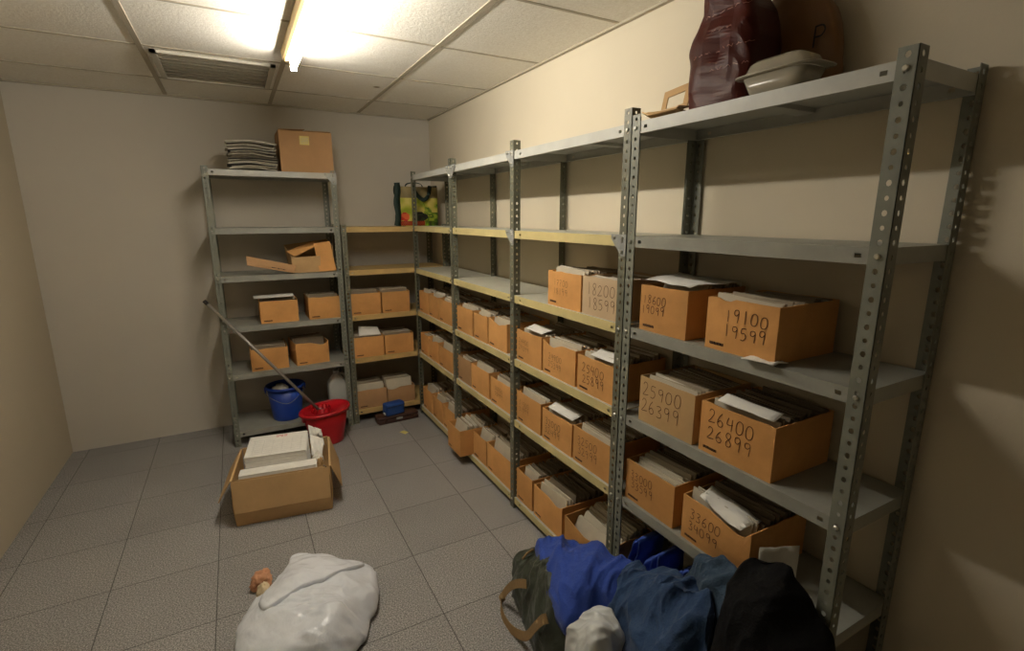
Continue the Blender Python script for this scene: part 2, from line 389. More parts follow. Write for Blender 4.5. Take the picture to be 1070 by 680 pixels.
# ------------------------------------------------------------------ file boxes
DIG = {
 '0': [[(.5,1),(.2,.9),(.03,.55),(.1,.15),(.45,0),(.8,.12),(.95,.5),(.82,.88),(.5,1)]],
 '1': [[(.45,1),(.5,.5),(.48,0)]],
 '2': [[(.08,.8),(.3,1),(.7,.95),(.78,.7),(.4,.3),(.02,.02),(.5,.04),(1,.1)]],
 '3': [[(.1,.95),(.6,1),(.8,.8),(.35,.55),(.8,.4),(.8,.12),(.4,0),(.05,.08)]],
 '4': [[(.3,1),(.1,.5),(.5,.45),(.95,.52)],[(.85,.95),(.8,0)]],
 '5': [[(.9,1),(.25,.98),(.2,.6),(.65,.6),(.85,.3),(.5,.02),(.08,.06)]],
 '6': [[(.7,1),(.3,.7),(.08,.3),(.3,.02),(.75,.06),(.85,.3),(.5,.48),(.15,.3)]],
 '7': [[(.05,.96),(.9,1),(.5,.5),(.4,0)],[(.3,.5),(.8,.55)]],
 '8': [[(.5,.55),(.15,.75),(.35,1),(.75,.95),(.75,.7),(.2,.3),(.3,.02),(.75,.05),(.85,.3),(.5,.55)]],
 '9': [[(.8,.75),(.5,.55),(.15,.65),(.2,.95),(.65,1),(.82,.8),(.78,.4),(.7,0)]],
}
def stroke(bm, pts, w, f):
    """thin flat ribbon along 2-d pts mapped by f(u, v, lift)"""
    P = smooth_pts([(a, b, 0) for a, b in pts], 4)
    L, R = [], []
    for i, p in enumerate(P):
        d = P[min(i+1,len(P)-1)] - P[max(i-1,0)]
        if d.length < 1e-9: d = Vector((1,0,0))
        d.normalize(); n = Vector((-d.y, d.x, 0))
        a, b = p+n*w/2, p-n*w/2
        L.append(bm.verts.new(f(a.x, a.y))); R.append(bm.verts.new(f(b.x, b.y)))
    for i in range(len(P)-1): bm.faces.new((L[i], L[i+1], R[i+1], R[i]))
def write_digits(bm, text, x0, y0, hgt, adv, w, f, rng, slope=0):
    for i, ch in enumerate(text):
        if ch == ' ': continue
        ox = x0 + i*adv + rng.uniform(-.0015,.0015); oy = y0 + i*slope + rng.uniform(-.002,.002)
        hh = hgt*rng.uniform(.9,1.1)
        for s in DIG[ch]: stroke(bm, [(ox + u*adv*.74, oy + v*hh) for u, v in s], w, f)
def carton_mesh(bm, w, d, h, rng, bulge=.004, dip=None, lean=0, t=.0045, cap=True):
    sd = rng.random()*50
    nx, ny = 12, 7
    per = []
    for i in range(nx): per.append((-w/2 + w*i/nx, 0, 'f', i/nx))
    for i in range(ny): per.append((w/2, d*i/ny, 's', i/ny))
    for i in range(nx): per.append((w/2 - w*i/nx, d, 'b', i/nx))
    for i in range(ny): per.append((-w/2, d - d*i/ny, 'l', i/ny))
    zs = [0, .2, .4, .6, .8, 1]
    def top(x, y, k, u):
        z = h + .004*N(x*18, y*18, sd)
        if dip and k == 'f': z -= dip[0]*max(0, 1-abs((u-dip[1])/dip[2]))
        return z
    outer, inner = [], []
    for q in zs:
        ro, ri = [], []
        for x, y, k, u in per:
            s = math.sin(PI*u)*math.sin(PI*min(q*.85+.05,1))*bulge
            dx = dy = 0
            if k == 'f': dy = -s
            if k == 'b': dy = s
            if k == 's': dx = s
            if k == 'l': dx = -s
            z = q*top(x, y, k, u)
            ro.append((x+dx+lean*z, y+dy, z))
            cx = max(-w/2+t, min(w/2-t, x)); cy = max(t, min(d-t, y))
            ri.append((cx+dx*.8+lean*z, cy+dy*.8, max(z, t)))
        outer.append(ro); inner.append(ri)
    loft(bm, outer + inner[::-1], True, cap, cap)
    def front(x, z):
        u = min(max((x+w/2)/w, 0), 1); q = min(max(z/h, 0), 1)
        return (x+lean*z, -math.sin(PI*u)*math.sin(PI*min(q*.85+.05,1))*bulge*1.02-.0009, z)
    return front
def sheets(rng, w, d, h, n, over, white=3, lean=.14, start=.012, ragged=.012, stop=None, ramp=0):
    """upright envelopes filling a box of w x d x h, as hexahedra from front to back"""
    stop = stop or d-.016
    y = start; out = []; step = (stop-start)/n; hm = h+over+ragged+.012; ps, pe = -9, 0
    for i in range(n):
        th = step*rng.uniform(.35,.75); ww = w-.014-rng.uniform(0,.024)
        hh = h + over + rng.uniform(-ragged, ragged) - .006*i/n - ramp*max(0, 1-i/8)
        sl = min(lean*(1-.75*i/n)*rng.uniform(.85,1.15), (d-.014-th-y)/hm); xo = rng.uniform(-1,1)*(w-.010-ww)/2; tl = rng.uniform(-.007,.007)
        sl = max(sl, ps - (y-pe-.0008)/hm); z0 = .006
        yt = y + hh*sl
        if y+th+sl*hm > d-.006: break
        ps, pe = sl, y+th
        x0, x1 = -ww/2+xo, ww/2+xo
        out.append([(x0,y+z0*sl,z0),(x1,y+z0*sl,z0),(x1,y+th+z0*sl,z0),(x0,y+th+z0*sl,z0),(x0,yt-tl*sl,hh-tl),(x1,yt+tl*sl,hh+tl),(x1,yt+th+tl*sl,hh+tl),(x0,yt+th-tl*sl,hh-tl)])
        y += step
    return out
SEED = [100]
ENVG = {}
def file_box(loc, rot, w, h, d, where, number=None, faint=False, dip=None, m='card', n=30, over=.009, bulge=.004,
             single=False, group=None, lean=0, tilt=.14, look='brown', mark=True, ragged=.009, digits=.036, nx=.10, ny=.58, name_env=None, white=None, ramp=0):
    SEED[0] += 1; rng = random.Random(SEED[0])
    if white is None: white = rng.choice((1, 2, 2, 3, 4))
    lab = ('%s file box ' % look) + where
    t = thing('file_box', lab, 'box', loc, rot, group)
    bm = B(); front = carton_mesh(bm, w, d, h, rng, bulge, dip, lean)
    obj('box_body', bm, M[m], t)
    if number:
        bm = B()
        f = lambda u, v: front(u, v)
        adv = digits*.82
        for li, s in enumerate(number):
            write_digits(bm, s, -w/2 + w*nx + rng.uniform(-.004,.004) , h*ny - li*digits*1.32, digits, adv, .0016 if faint else .0026, f, rng, rng.uniform(-.0015,.0008))
        obj('handwritten_number', bm, M['ink'], t)
    if mark:
        bm = B(); x = -w/2 + .020
        for i in range(11):
            ww = rng.uniform(.003,.006); z0 = .016+rng.uniform(-.0006,.0006)
            vs = [bm.verts.new(front(a, b)) for a, b in ((x,z0),(x+ww,z0),(x+ww,z0+.0095),(x,z0+.0095))]; bm.faces.new(vs); x += ww+.0008
        obj('printed_mark', bm, M['stamp'], t)
    sh = sheets(rng, w-.006, d, h, n, over, lean=tilt, ragged=ragged, ramp=ramp)
    base = Vector(loc); Rz = Matrix.Rotation(rot, 3, 'Z')
    ew = name_env or where
    if single:
        for i, p in enumerate(sh):
            bm = B(); c = Vector(((p[0][0]+p[1][0])/2, (p[0][1]+p[3][1])/2, p[0][2]))
            hexa(bm, [Vector(q)-c for q in p])
            pale = i < white
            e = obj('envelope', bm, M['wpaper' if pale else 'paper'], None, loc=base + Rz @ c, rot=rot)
            tag(e, '%s envelope in %s' % ('white front' if pale else 'paper', ew), 'envelope', '%s envelopes filed in %s' % ('white front' if pale else 'paper', ew))
    else:
        bm = B()
        for i, p in enumerate(sh):
            k = len(bm.faces); hexa(bm, p)
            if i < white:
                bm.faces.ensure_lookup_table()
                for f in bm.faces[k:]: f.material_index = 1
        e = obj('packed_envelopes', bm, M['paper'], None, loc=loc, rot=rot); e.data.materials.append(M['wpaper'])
        tag(e, 'packed envelopes in ' + ew, 'envelopes', None, 'stuff')
    return t

XF = S+.014
def run(yl, yr):   # left and right edges seen from the room -> centre, width
    return (yl+yr)/2, yl-yr
LV = {3:('third', ZR[2]), 4:('fourth', ZR[3]), 5:('fifth', ZR[4]), 6:('lowest', ZR[5])}
DW = .30
ORD = {'left': 'first', 'middle': 'second', 'right': 'last'}
def right_box(lv, yl, yr, bay, pos, h=.178, x=XF, **kw):
    c, w = run(yl, yr); ln, z = LV[lv]; pos = ORD[pos]
    num = kw.get('number'); kw.pop('lab', None)
    if num: where = 'marked %s, %s on %s shelf of %s' % (' '.join(num), pos, ln, bay)
    else: where = '%s from corner on %s shelf of %s' % (pos, ln, bay)
    kw['name_env'] = '%s file box on %s shelf of %s' % (pos, ln, bay)
    return file_box((x, c, z+.0005), -R90, w, h, kw.pop('d', DW), where, **kw)
NEAR = 'grey bay by clothes heap'; BA = 'yellow bay beside grey bay'; BB = 'middle yellow bay'; BC = 'yellow bay by the corner'
# nearest grey bay
right_box(3, 1.452, 1.220, NEAR, 'left', number=('18600','19099'), h=.175, over=.008, n=24, digits=.03, nx=.06, ny=.62, tilt=.5)
right_box(3, 1.134, .880, NEAR, 'right', number=('19100','19599'), h=.172, dip=(.012,.3,.12), over=0, digits=.038, nx=.30, ny=.60, bulge=.006)
right_box(4, 1.428, 1.155, NEAR, 'left', number=('25900','26399'), h=.185, over=-.006, digits=.050, nx=.06, ny=.60, look='tan', m='card_in', mark=False)
right_box(4, 1.125, .850, NEAR, 'right', number=('26400','26899'), h=.180, over=.006, single=True, digits=.044, nx=.12, ny=.64, n=24)
right_box(5, 1.484, 1.216, NEAR, 'left', number=('33000','33599'), h=.176, over=.014, single=True, digits=.032, nx=.12, ny=.60, n=26, ragged=.009, white=9, ramp=.022)
right_box(5, 1.172, .890, NEAR, 'right', number=('33600','34099'), h=.172, over=.010, single=True, dip=(.030,.85,.45), digits=.034, nx=.14, ny=.58, n=24, ragged=.016, bulge=.012)
# nearest yellow bay
right_box(3, 2.116, 1.840, BA, 'left', number=('17700','18199'), faint=True, lab='with faint pencil marks, ', h=.170, digits=.03, nx=.2, ny=.6)
right_box(3, 1.828, 1.575, BA, 'right', number=('18200','18599'), h=.172, m='card_pale', look='pale', digits=.048, nx=.16, ny=.56, mark=False, over=-.01)
right_box(4, 2.437, 2.170, BA, 'left', number=('24400','24899'), faint=True, lab='marked 24400 24899, ', h=.178, digits=.028, nx=.10, ny=.6)
right_box(4, 2.156, 1.868, BA, 'middle', number=('24900','25399'), faint=True, lab='marked 24900 25399, ', h=.176, dip=(.03,.3,.28), digits=.03, nx=.2, ny=.5)
right_box(4, 1.850, 1.590, BA, 'right', number=('25400','25899'), h=.172, digits=.04, nx=.16, ny=.58, over=.016)
right_box(5, 2.437, 2.172, BA, 'left', number=('31500','31999'), faint=True, lab='marked 31500 31999, ', h=.182, digits=.028, nx=.12, ny=.6, over=.006)
right_box(5, 2.154, 1.882, BA, 'middle', number=('32000','32499'), h=.172, digits=.036, nx=.12, ny=.56, over=.014)
right_box(5, 1.868, 1.590, BA, 'right', number=('32500','32999'), h=.180, digits=.038, nx=.14, ny=.58, over=.006)
right_box(6, 2.437, 2.255, BA, 'left', h=.195, single=True, n=24, over=.004, tilt=.2, look='worn brown')
right_box(6, 2.235, 1.950, BA, 'middle', h=.185, single=True, n=24, over=.016, ragged=.018, look='worn brown', dip=(.02,.8,.3))
right_box(6, 1.925, 1.600, BA, 'right', h=.165, single=True, n=26, over=.02, ragged=.012, tilt=.55, white=16, ramp=.045, look='overfilled brown', dip=(.03,.5,.5))
# middle yellow bay
right_box(4, 3.325, 3.058, BB, 'left', h=.18, over=.010)
right_box(4, 3.030, 2.825, BB, 'middle', h=.175, over=.012)
right_box(4, 2.806, 2.560, BB, 'right', h=.178, dip=(.028,.55,.5), over=0)
right_box(5, 3.328, 3.105, BB, 'left', h=.180, look='dull brown', m='card_dull', over=-.01)
right_box(5, 3.090, 2.812, BB, 'middle', h=.178, over=.010)
right_box(5, 2.784, 2.520, BB, 'right', h=.170, over=.012, number=('30000','30499'), faint=True, lab='with pencil marks, ', digits=.026, nx=.25, ny=.6)
right_box(6, 3.318, 3.085, BB, 'left', h=.192, x=XF-.10, look='brown overhanging', over=.014, tilt=.3)
right_box(6, 3.075, 2.865, BB, 'middle', h=.185, over=.014, tilt=.25)
right_box(6, 2.850, 2.520, BB, 'right', h=.19, over=.018, tilt=.25, ragged=.018)
# farthest yellow bay
right_box(4, 4.175, 3.950, BC, 'left', h=.18); right_box(4, 3.935, 3.715, BC, 'middle', h=.178, over=.014); right_box(4, 3.695, 3.420, BC, 'right', h=.175)
right_box(5, 4.180, 3.995, BC, 'left', h=.18, over=-.01); right_box(5, 3.980, 3.745, BC, 'middle', h=.178, dip=(.02,.4,.4)); right_box(5, 3.725, 3.430, BC, 'right', h=.165, over=.022)
right_box(6, 4.170, 3.945, BC, 'left', h=.19, over=.02); right_box(6, 3.925, 3.690, BC, 'middle', h=.185, over=.014); right_box(6, 3.675, 3.420, BC, 'right', h=.18, over=.02)
# corner bay and left bay on the back wall
def back_box(z, x0, x1, yf, where, h=.178, d=.30, rot=0, **kw):
    kw.setdefault('white', 0); kw['name_env'] = 'file box ' + where
    return file_box(((x0+x1)/2, yf, z+.0005), rot, x1-x0, h, d, where, **kw)
YC = 4.256
CN = 'tan corner unit'
back_box(ZB[3], .797, 1.046, YC, 'beside the grey unit on third shelf of %s' % CN, h=.182, over=.010)
back_box(ZB[3], 1.060, 1.300, YC, 'beside the yellow bays on third shelf of %s' % CN, h=.180, over=.014)
back_box(ZB[4], .800, 1.052, YC, 'beside the grey unit on fourth shelf of %s' % CN, h=.175, over=.006)
back_box(ZB[4], 1.064, 1.318, YC, 'beside the yellow bays on fourth shelf of %s' % CN, h=.172, over=.010)
back_box(ZB[5], .800, 1.054, YC, 'beside the grey unit on lowest shelf of %s' % CN, h=.165, over=.022, n=30, tilt=.3, white=2, look='full brown', m='card_dull')
back_box(ZB[5], 1.062, 1.310, YC, 'beside the yellow bays on lowest shelf of %s' % CN, h=.150, over=.05, n=26, tilt=.3, look='bulging brown', white=3, m='card_dull', dip=(.02,.2,.3))
GN = 'grey back unit'
back_box(ZB[3], .120, .390, YC, 'away from the corner on fourth shelf of %s' % GN, h=.172, over=.0)
back_box(ZB[3], .470, .712, YC, 'beside the corner unit on fourth shelf of %s' % GN, h=.176, over=.008)
back_box(ZB[4], .020, .286, YC, 'away from the corner on fifth shelf of %s' % GN, h=.172, over=.010)
back_box(ZB[4], .345, .600, YC+.01, 'beside the corner unit on fifth shelf of %s' % GN, h=.180, over=.016, tilt=.4, bulge=.012, dip=(.03,.8,.4), rot=.10, look='crushed brown')

# loose white sheets seen on top of the files
def sheet(name, label, cat, pts, m='white', nx=8, ny=6, curl=.004, seed=1, thick=.0012):
    """paper patch spanned by four corner points, gently curled, with real thickness"""
    a, b_, c, d = [Vector(p) for p in pts]; bm = B()
    nrm = (b_-a).cross(d-a).normalized()
    org = a.copy()
    lay = []
    for s in (0, thick):
        g = []
        for j in range(ny+1):
            row = []
            for i in range(nx+1):
                u, v = i/nx, j/ny
                p = (a*(1-u)+b_*u)*(1-v) + (d*(1-u)+c*u)*v
                p = p + nrm*(curl*(N(u*2.3, v*2.3, seed*1.7)+.6*N(u*6, v*6, seed*3.1)) + s)
                row.append(bm.verts.new(p-org))
            g.append(row)
        lay.append(g)
    for g, fl in ((lay[0],1),(lay[1],0)):
        for j in range(ny):
            for i in range(nx):
                q = (g[j][i], g[j][i+1], g[j+1][i+1], g[j+1][i]); bm.faces.new(q[::-1] if fl else q)
    for j in range(ny):
        for i in (0, nx): bm.faces.new((lay[0][j][i], lay[0][j+1][i], lay[1][j+1][i], lay[1][j][i]))
    for i in range(nx):
        for j in (0, ny): bm.faces.new((lay[0][j][i], lay[0][j][i+1], lay[1][j][i+1], lay[1][j][i]))
    o = obj(name, bm, M[m] if isinstance(m, str) else m, None, smooth=True, loc=org)
    return tag(o, label, cat)
z5 = ZB[4]
sheet('loose_sheet', 'white sheet sticking up from a box on the fourth shelf of the tan corner unit', 'paper',
      [(.850,4.285,z5+.185),(1.040,4.285,z5+.180),(1.020,4.33,z5+.245),(.860,4.33,z5+.262)], curl=.006, seed=2)
zz = ZR[3]+.178
sheet('loose_sheet', 'white sheet lying on the first box, fourth shelf, yellow bay beside the grey bay', 'paper',
      [(S+.03,2.36,zz+.016),(S+.03,2.20,zz+.013),(S+.11,2.19,zz+.030),(S+.09,2.37,zz+.032)], curl=.004, seed=3)
sheet('loose_sheet', 'white sheet lying on the last box, fourth shelf, yellow bay beside the grey bay', 'paper',
      [(S+.028,1.775,zz+.006),(S+.028,1.60,zz+.006),(S+.10,1.60,zz+.022),(S+.09,1.775,zz+.022)], curl=.004, seed=4)
zz = ZR[4]+.172
sheet('loose_sheet', 'white sheet lying on the second box, fifth shelf, yellow bay beside the grey bay', 'paper',
      [(S+.028,2.12,zz+.012),(S+.028,1.90,zz+.012),(S+.10,1.90,zz+.034),(S+.09,2.12,zz+.034)], curl=.004, seed=5)
zz = ZR[2]+.175
sheet('loose_sheet', 'wide white sheet fanned out over the first box on the third grey shelf', 'paper',
      [(S+.022,1.440,zz+.022),(S+.022,1.222,zz+.016),(S+.20,1.150,zz+.030),(S+.19,1.430,zz+.038)], curl=.010, seed=6)
zz = ZR[3]+.180
sheet('loose_sheet', 'white folded sheet on the last box of the fourth grey shelf', 'paper',
      [(S+.03,1.075,zz+.014),(S+.03,.87,zz+.010),(S+.075,.87,zz+.028),(S+.07,1.07,zz+.032)], curl=.004, seed=7)
zz = ZR[4]+.172
sheet('loose_sheet', 'crumpled white sheet over the last box of the fifth grey shelf', 'paper',
      [(S+.025,1.110,zz+.018),(S+.012,.93,zz-.010),(S+.09,.91,zz+.020),(S+.10,1.12,zz+.036)], curl=.016, seed=8)
sheet('loose_sheet', 'white sheet standing upright beside the last box on the fifth grey shelf', 'paper',
      [(S+.03,.872,ZR[4]+.004),(S+.13,.80,ZR[4]+.004),(S+.13,.80,ZR[4]+.15),(S+.03,.868,ZR[4]+.135)], curl=.006, seed=9)
sheet('paper_scrap', 'pale curled paper scrap on the front edge of the third grey shelf', 'paper',
      [(S-.022,.965,ZR[2]+.006),(S-.022,.86,ZR[2]+.010),(S+.05,.86,ZR[2]+.006),(S+.05,.95,ZR[2]+.004)], curl=.006, seed=11, thick=.004)
# ------------------------------------------------------------------ things on the back-wall unit
def flap(bm, a, b_, c, d, t=.004):
    a, b_, c, d = map(Vector, (a, b_, c, d)); n = (b_-a).cross(d-a).normalized()*t/2
    hexa(bm, [a-n, b_-n, c-n, d-n, a+n, b_+n, c+n, d+n])
def text_rows(bm, f, rows, rng, u0, u1, hgt, dens=.6, gap=1.25):
    """small unreadable lines of print: runs of little blocks"""
    for v in rows:
        u = u0
        while u < u1:
            w = hgt*rng.uniform(.4,.9)
            if rng.random() < dens:
                bm.faces.new([bm.verts.new(f(a, b_)) for a, b_ in ((u,v),(u+w,v),(u+w,v+hgt),(u,v+hgt))])
            u += w*gap
# closed carton on top
t = thing('cardboard_box', 'closed brown cardboard box with pale sticker on top of the grey back-wall unit', 'box', (.548, 4.232, 2.091))
bm = B(); rng = random.Random(5); w, d, h = .372, .34, .295
fr = carton_mesh(bm, w, d, h, rng, .003); obj('box_body', bm, M['card_dull'], t)
for (x0, x1, ra) in ((-w/2+.004, -.002, .03), (.002, w/2-.004, .012)):
    bm = B(); flap(bm, (x0, .003, h+.004), (x1, .003, h+.004+ra*.3), (x1, d-.003, h+.012+ra), (x0, d-.003, h+.010)); obj('top_flap', bm, M['card_dull'], t)
bm = B(); box(bm, -.045, .022, -.0052, -.0042, h-.098, h-.035); s = obj('sticker', bm, M['sticker'], t); s['label'] = 'pale yellow square sticker'
bm = B(); text_rows(bm, lambda u, v: (u, -.0054, v), [h-.052-.011*i for i in range(4)], rng, -.038, .014, .0035, .75); obj('sticker_print', bm, M['linep'], s)
# bundle of papers beside it
M['bundle'] = mat('bundle_paper', (200, 192, 172), .75, var=.15, scale=20, island=[(222,214,196),(70,64,56),(206,198,178),(120,110,92),(228,222,206),(52,48,44),(190,180,158)])
bm = B(); rng = random.Random(7)
for i in range(26):
    z = i*.0075; x1 = .175+rng.uniform(-.02,.012)
    pts = [Vector((-.14+rng.uniform(-.02,.02), .0, z)), Vector((0, rng.uniform(-.02,.01), z+.012)), Vector((x1*.8, rng.uniform(-.01,.01), z+.004*rng.uniform(-1,2))), Vector((x1, 0, z-.004+rng.uniform(0,.008)))]
    P = smooth_pts(pts, 4); loft(bm, [[(p.x,p.y,p.z),(p.x,p.y+.21,p.z),(p.x,p.y+.21,p.z+.004),(p.x,p.y,p.z+.004)] for p in P], True, True, True)
o = obj('paper_bundle', bm, M['bundle'], None, loc=(.165, 4.25, 2.096)); tag(o, 'ragged stack of old papers beside the closed box on top of grey unit', 'papers')
# tipped open box
t = thing('open_box', 'open brown cardboard box with raised flap on the second-from-top grey back shelf', 'box', (.53, 4.250, ZB[2]+.003))
t['label'] = 'tipped open cardboard box with raised flap on third shelf of grey back-wall unit'
bm = B(); 
x0, x1, d = -.150, .150, .27
flap(bm, (x0,0,0),(x1,0,0),(x1,d,0),(x0,d,0)); flap(bm, (x0,0,0),(x1-.10,-.004,0),(x1-.095,-.004,.125),(x0-.004,-.002,.120))
flap(bm, (x0,d,0),(x1,d,0),(x1,d,.245),(x0-.03,d,.205)); flap(bm, (x0,0,0),(x0,d,0),(x0-.03,d,.205),(x0-.004,0,.120))
flap(bm, (x1,0,0),(x1,d,0),(x1+.004,d,.245),(x1+.004,0,.20))
obj('box_body', bm, M['card_in'], t)
bm = B(); flap(bm, (x0-.036,.03,.165),(x0+.02,.01,.125),(x1-.09,.05,.21),(x1-.09,d-.01,.235)); obj('sloping_flap', bm, M['card'], t)
bm = B(); flap(bm, (x1-.108,-.010,.002),(x1+.02,-.012,.006),(x1-.01,.02,.238),(x1-.135,.02,.222)); obj('raised_flap', bm, M['card'], t)
t = thing('cardboard_strip', 'printed strip of cardboard leaning in front of the tipped open box', 'cardboard', (.255, 4.2265, ZB[2]+.003))
bm = B(); flap(bm, (-.19,.0,.075),(.125,.0,.002),(.148,.012,.058),(-.19,.020,.142), .005); obj('strip_board', bm, M['card_dull'], t)
bm = B(); rng = random.Random(3)
def fs(u, v): return Vector((-.19+u*.315, -.0042+v*.017, .075-.073*u + v*(.067-.011*u)))
text_rows(bm, fs, [.56], rng, .42, .80, .035, .8); text_rows(bm, fs, [.20,.24,.30], rng, .52, .76, .07, .9); obj('printed_text', bm, M['blackp'], t)
# rolled white folder over the left box of the fourth shelf
t = thing('rolled_papers', 'flat roll of white papers lying over a file box of the grey back-wall unit', 'papers', (.235, 4.262, ZB[3]+.174))
bm = B(); ring = lambda x, k: [(x, .05+.055*math.cos(a), .030+.011*k*math.sin(a)) for a in (2*PI*i/20 for i in range(20))]
loft(bm, [ring(-.15,1), ring(-.05,.9), ring(.05,1.0), ring(.13,1.05)], True, True, False)
inn = lambda x: [(x, .05+.05*math.cos(a), .030+.0075*math.sin(a)) for a in (2*PI*i/20 for i in range(20))]
loft(bm, [ring(.13,1.05), inn(.13), inn(.06)], True, False, True)
obj('roll', bm, M['white'], t, smooth=True)

# blue bucket
M['blue'] = mat('blue_plastic', (20, 62, 160), .38, var=.06, scale=5)
M['red'] = mat('red_plastic', (190, 22, 34), .35, var=.05, scale=5)
M['wire'] = mat('bucket_wire', (120, 124, 130), .35, metal=.7)
def ringc(r, z, n=40, rx=1, ry=1): return [(r*rx*math.cos(2*PI*i/n), r*ry*math.sin(2*PI*i/n), z) for i in range(n)]
t = thing('blue_bucket', 'round blue plastic bucket on the bottom shelf of the grey back-wall unit', 'bucket', (.247, 4.395, ZB[5]+.0005))
bm = B(); loft(bm, [ringc(.108,0), ringc(.112,.012), ringc(.138,.275), ringc(.134,.275), ringc(.108,.014), ringc(.02,.010)], True, True, True); obj('bucket_body', bm, M['blue'], t, smooth=True)
bm = B(); loft(bm, [ringc(.1385,.262), ringc(.150,.262), ringc(.152,.275), ringc(.149,.284), ringc(.136,.284), ringc(.1385,.262)], True); obj('rim', bm, M['blue'], t, smooth=True)
for sx in (-1, 1):
    bm = B(); box(bm, sx*.150-.006, sx*.150+.006, -.02, .02, .232, .276); obj('handle_lug', bm, M['blue'], t)
bm = B(); tube(bm, smooth_pts([(-.157,0,.255),(-.13,-.09,.22),(0,-.158,.165),(.13,-.09,.235),(.157,0,.255)], 8), .0028, 8); obj('wire_handle', bm, M['wire'], t, smooth=True)
def crumple(name, label, cat, loc, sx, sy, sz, m, seed, amp=.35, fr=2.2, sub=4, flat=True):
    bm = B(); bmesh.ops.create_icosphere(bm, subdivisions=sub, radius=1)
    for v in bm.verts:
        p = v.co.copy()
        n = 1 - abs(noise.noise(p*fr + Vector((seed*7.1, seed*3.3, 0))))*2
        n2 = 1 - abs(noise.noise(p*fr*2.3 + Vector((0, seed*5.1, seed))))*2
        n3 = noise.noise(p*fr*.6 + Vector((seed*2.7, 0, seed)))
        q = p*(1 + amp*(.5*n + .3*n2 + .6*n3) - amp*.35)
        v.co = Vector((q.x*sx, q.y*sy, q.z*sz))
        if flat and v.co.z < -.55*sz: v.co.z = -.55*sz + (v.co.z+.55*sz)*.08
    mz = min(v.co.z for v in bm.verts); bmesh.ops.translate(bm, verts=bm.verts, vec=(0,0,-mz))
    o = obj(name, bm, m, None, smooth=True, loc=loc); return tag(o, label, cat)
M['wcloth'] = mat('white_cloth', (206, 202, 188), .85, var=.12, scale=14, bump=.3, bscale=120)
crumple('cleaning_cloth', 'crumpled off-white cloth heaped in the blue bucket', 'cloth', (.205, 4.385, ZB[5]+.195), .066, .070, .062, M['wcloth'], 3)

# white jug
M['hdpe'] = mat('milky_plastic', (214, 214, 206), .35, var=.04, scale=6)
t = thing('plastic_jug', 'milky white plastic jug behind the red mop bucket', 'jug', (.662, 4.42, ZB[5]+.0005))
def rrect(wx, wy, z, n=36, p=4.0): 
    return [(wx*math.copysign(abs(math.cos(a))**(2/p), math.cos(a)), wy*math.copysign(abs(math.sin(a))**(2/p), math.sin(a)), z) for a in (2*PI*i/n for i in range(n))]
bm = B(); loft(bm, [rrect(.066,.058,0,p=6), rrect(.077,.066,.010,p=6), rrect(.078,.066,.20,p=6), rrect(.076,.064,.230,p=5), rrect(.040,.036,.288,p=3), rrect(.022,.022,.305,p=2), rrect(.020,.020,.318,p=2)], True, True, True); obj('jug_body', bm, M['hdpe'], t, smooth=True)
bm = B(); loft(bm, [ringc(.024,.312,24), ringc(.024,.334,24), ringc(.021,.337,24)], True, True, True); c = obj('screw_cap', bm, M['cap'], t, smooth=True)
bm = B(); tube(bm, smooth_pts([(.018,.0,.298),(.052,.0,.300),(.076,.0,.27),(.074,.0,.20)], 6), .010, 10); obj('jug_handle', bm, M['hdpe'], t, smooth=True)

# red mop bucket on the floor
t = thing('mop_bucket', 'oval red plastic mop bucket with wringer on the floor', 'bucket', (.497, 4.005, .0005), math.radians(10))
def oval(rx, ry, z, sp=0, n=48, tilt=0):
    out = []
    for i in range(n):
        a = 2*PI*i/n; c, s = math.cos(a), math.sin(a)
        e = 1 + sp*max(0, -c)**6 + sp*.5*max(0, c)**6
        x, y = rx*e*math.copysign(abs(c)**.86, c), ry*math.copysign(abs(s)**.86, s)
        out.append((x, y, z+tilt*x))
    return out
bm = B(); loft(bm, [oval(.118,.098,0), oval(.124,.104,.012), oval(.150,.126,.17,.03), oval(.166,.138,.272,.07,tilt=.06), oval(.161,.133,.272,.07,tilt=.06), oval(.12,.10,.014), oval(.02,.02,.010)], True, True, True); obj('bucket_body', bm, M['red'], t, smooth=True)
bm = B(); loft(bm, [oval(.166,.138,.258,.07,tilt=.06), oval(.178,.150,.256,.08,tilt=.06), oval(.183,.155,.270,.09,tilt=.06), oval(.180,.152,.283,.08,tilt=.06), oval(.162,.134,.283,.07,tilt=.06), oval(.166,.138,.258,.07,tilt=.06)], True); obj('rim', bm, M['red'], t, smooth=True)
bm = B(); loft(bm, [oval(.160,.132,.281,.07,tilt=.06), oval(.13,.105,.276,.0,tilt=.05), [(x*.9-.030,y,z) for x,y,z in oval(.085,.075,.262)], [(x*.9-.030,y,z) for x,y,z in oval(.066,.058,.20)], [(x*.9-.030,y,z) for x,y,z in oval(.052,.046,.13)]], True, False, True); wr = obj('wringer', bm, M['red'], t, smooth=True)
bm = B(); ro = [(x*.9-.030,y,z) for x,y,z in oval(.082,.072,.262)]; rt = [(x*.9-.030,y,z) for x,y,z in oval(.078,.068,.298)]; ri = [(x*.9-.030,y,z) for x,y,z in oval(.072,.062,.262)]
for i in range(0, 48, 4):
    hexa(bm, [ro[i], ro[(i+2) % 48], ri[(i+2) % 48], ri[i], rt[i], rt[(i+2) % 48], tuple(Vector(ri[(i+2) % 48])+Vector((0,0,.034))), tuple(Vector(ri[i])+Vector((0,0,.034)))])
obj('wringer_tooth_ring', bm, M['red'], wr)
for sx in (-1, 1):
    bm = B(); box(bm, sx*.172-.008, sx*.172+.008, -.022, .022, .215+sx*.01, .262+sx*.01); obj('handle_lug', bm, M['red'], t)
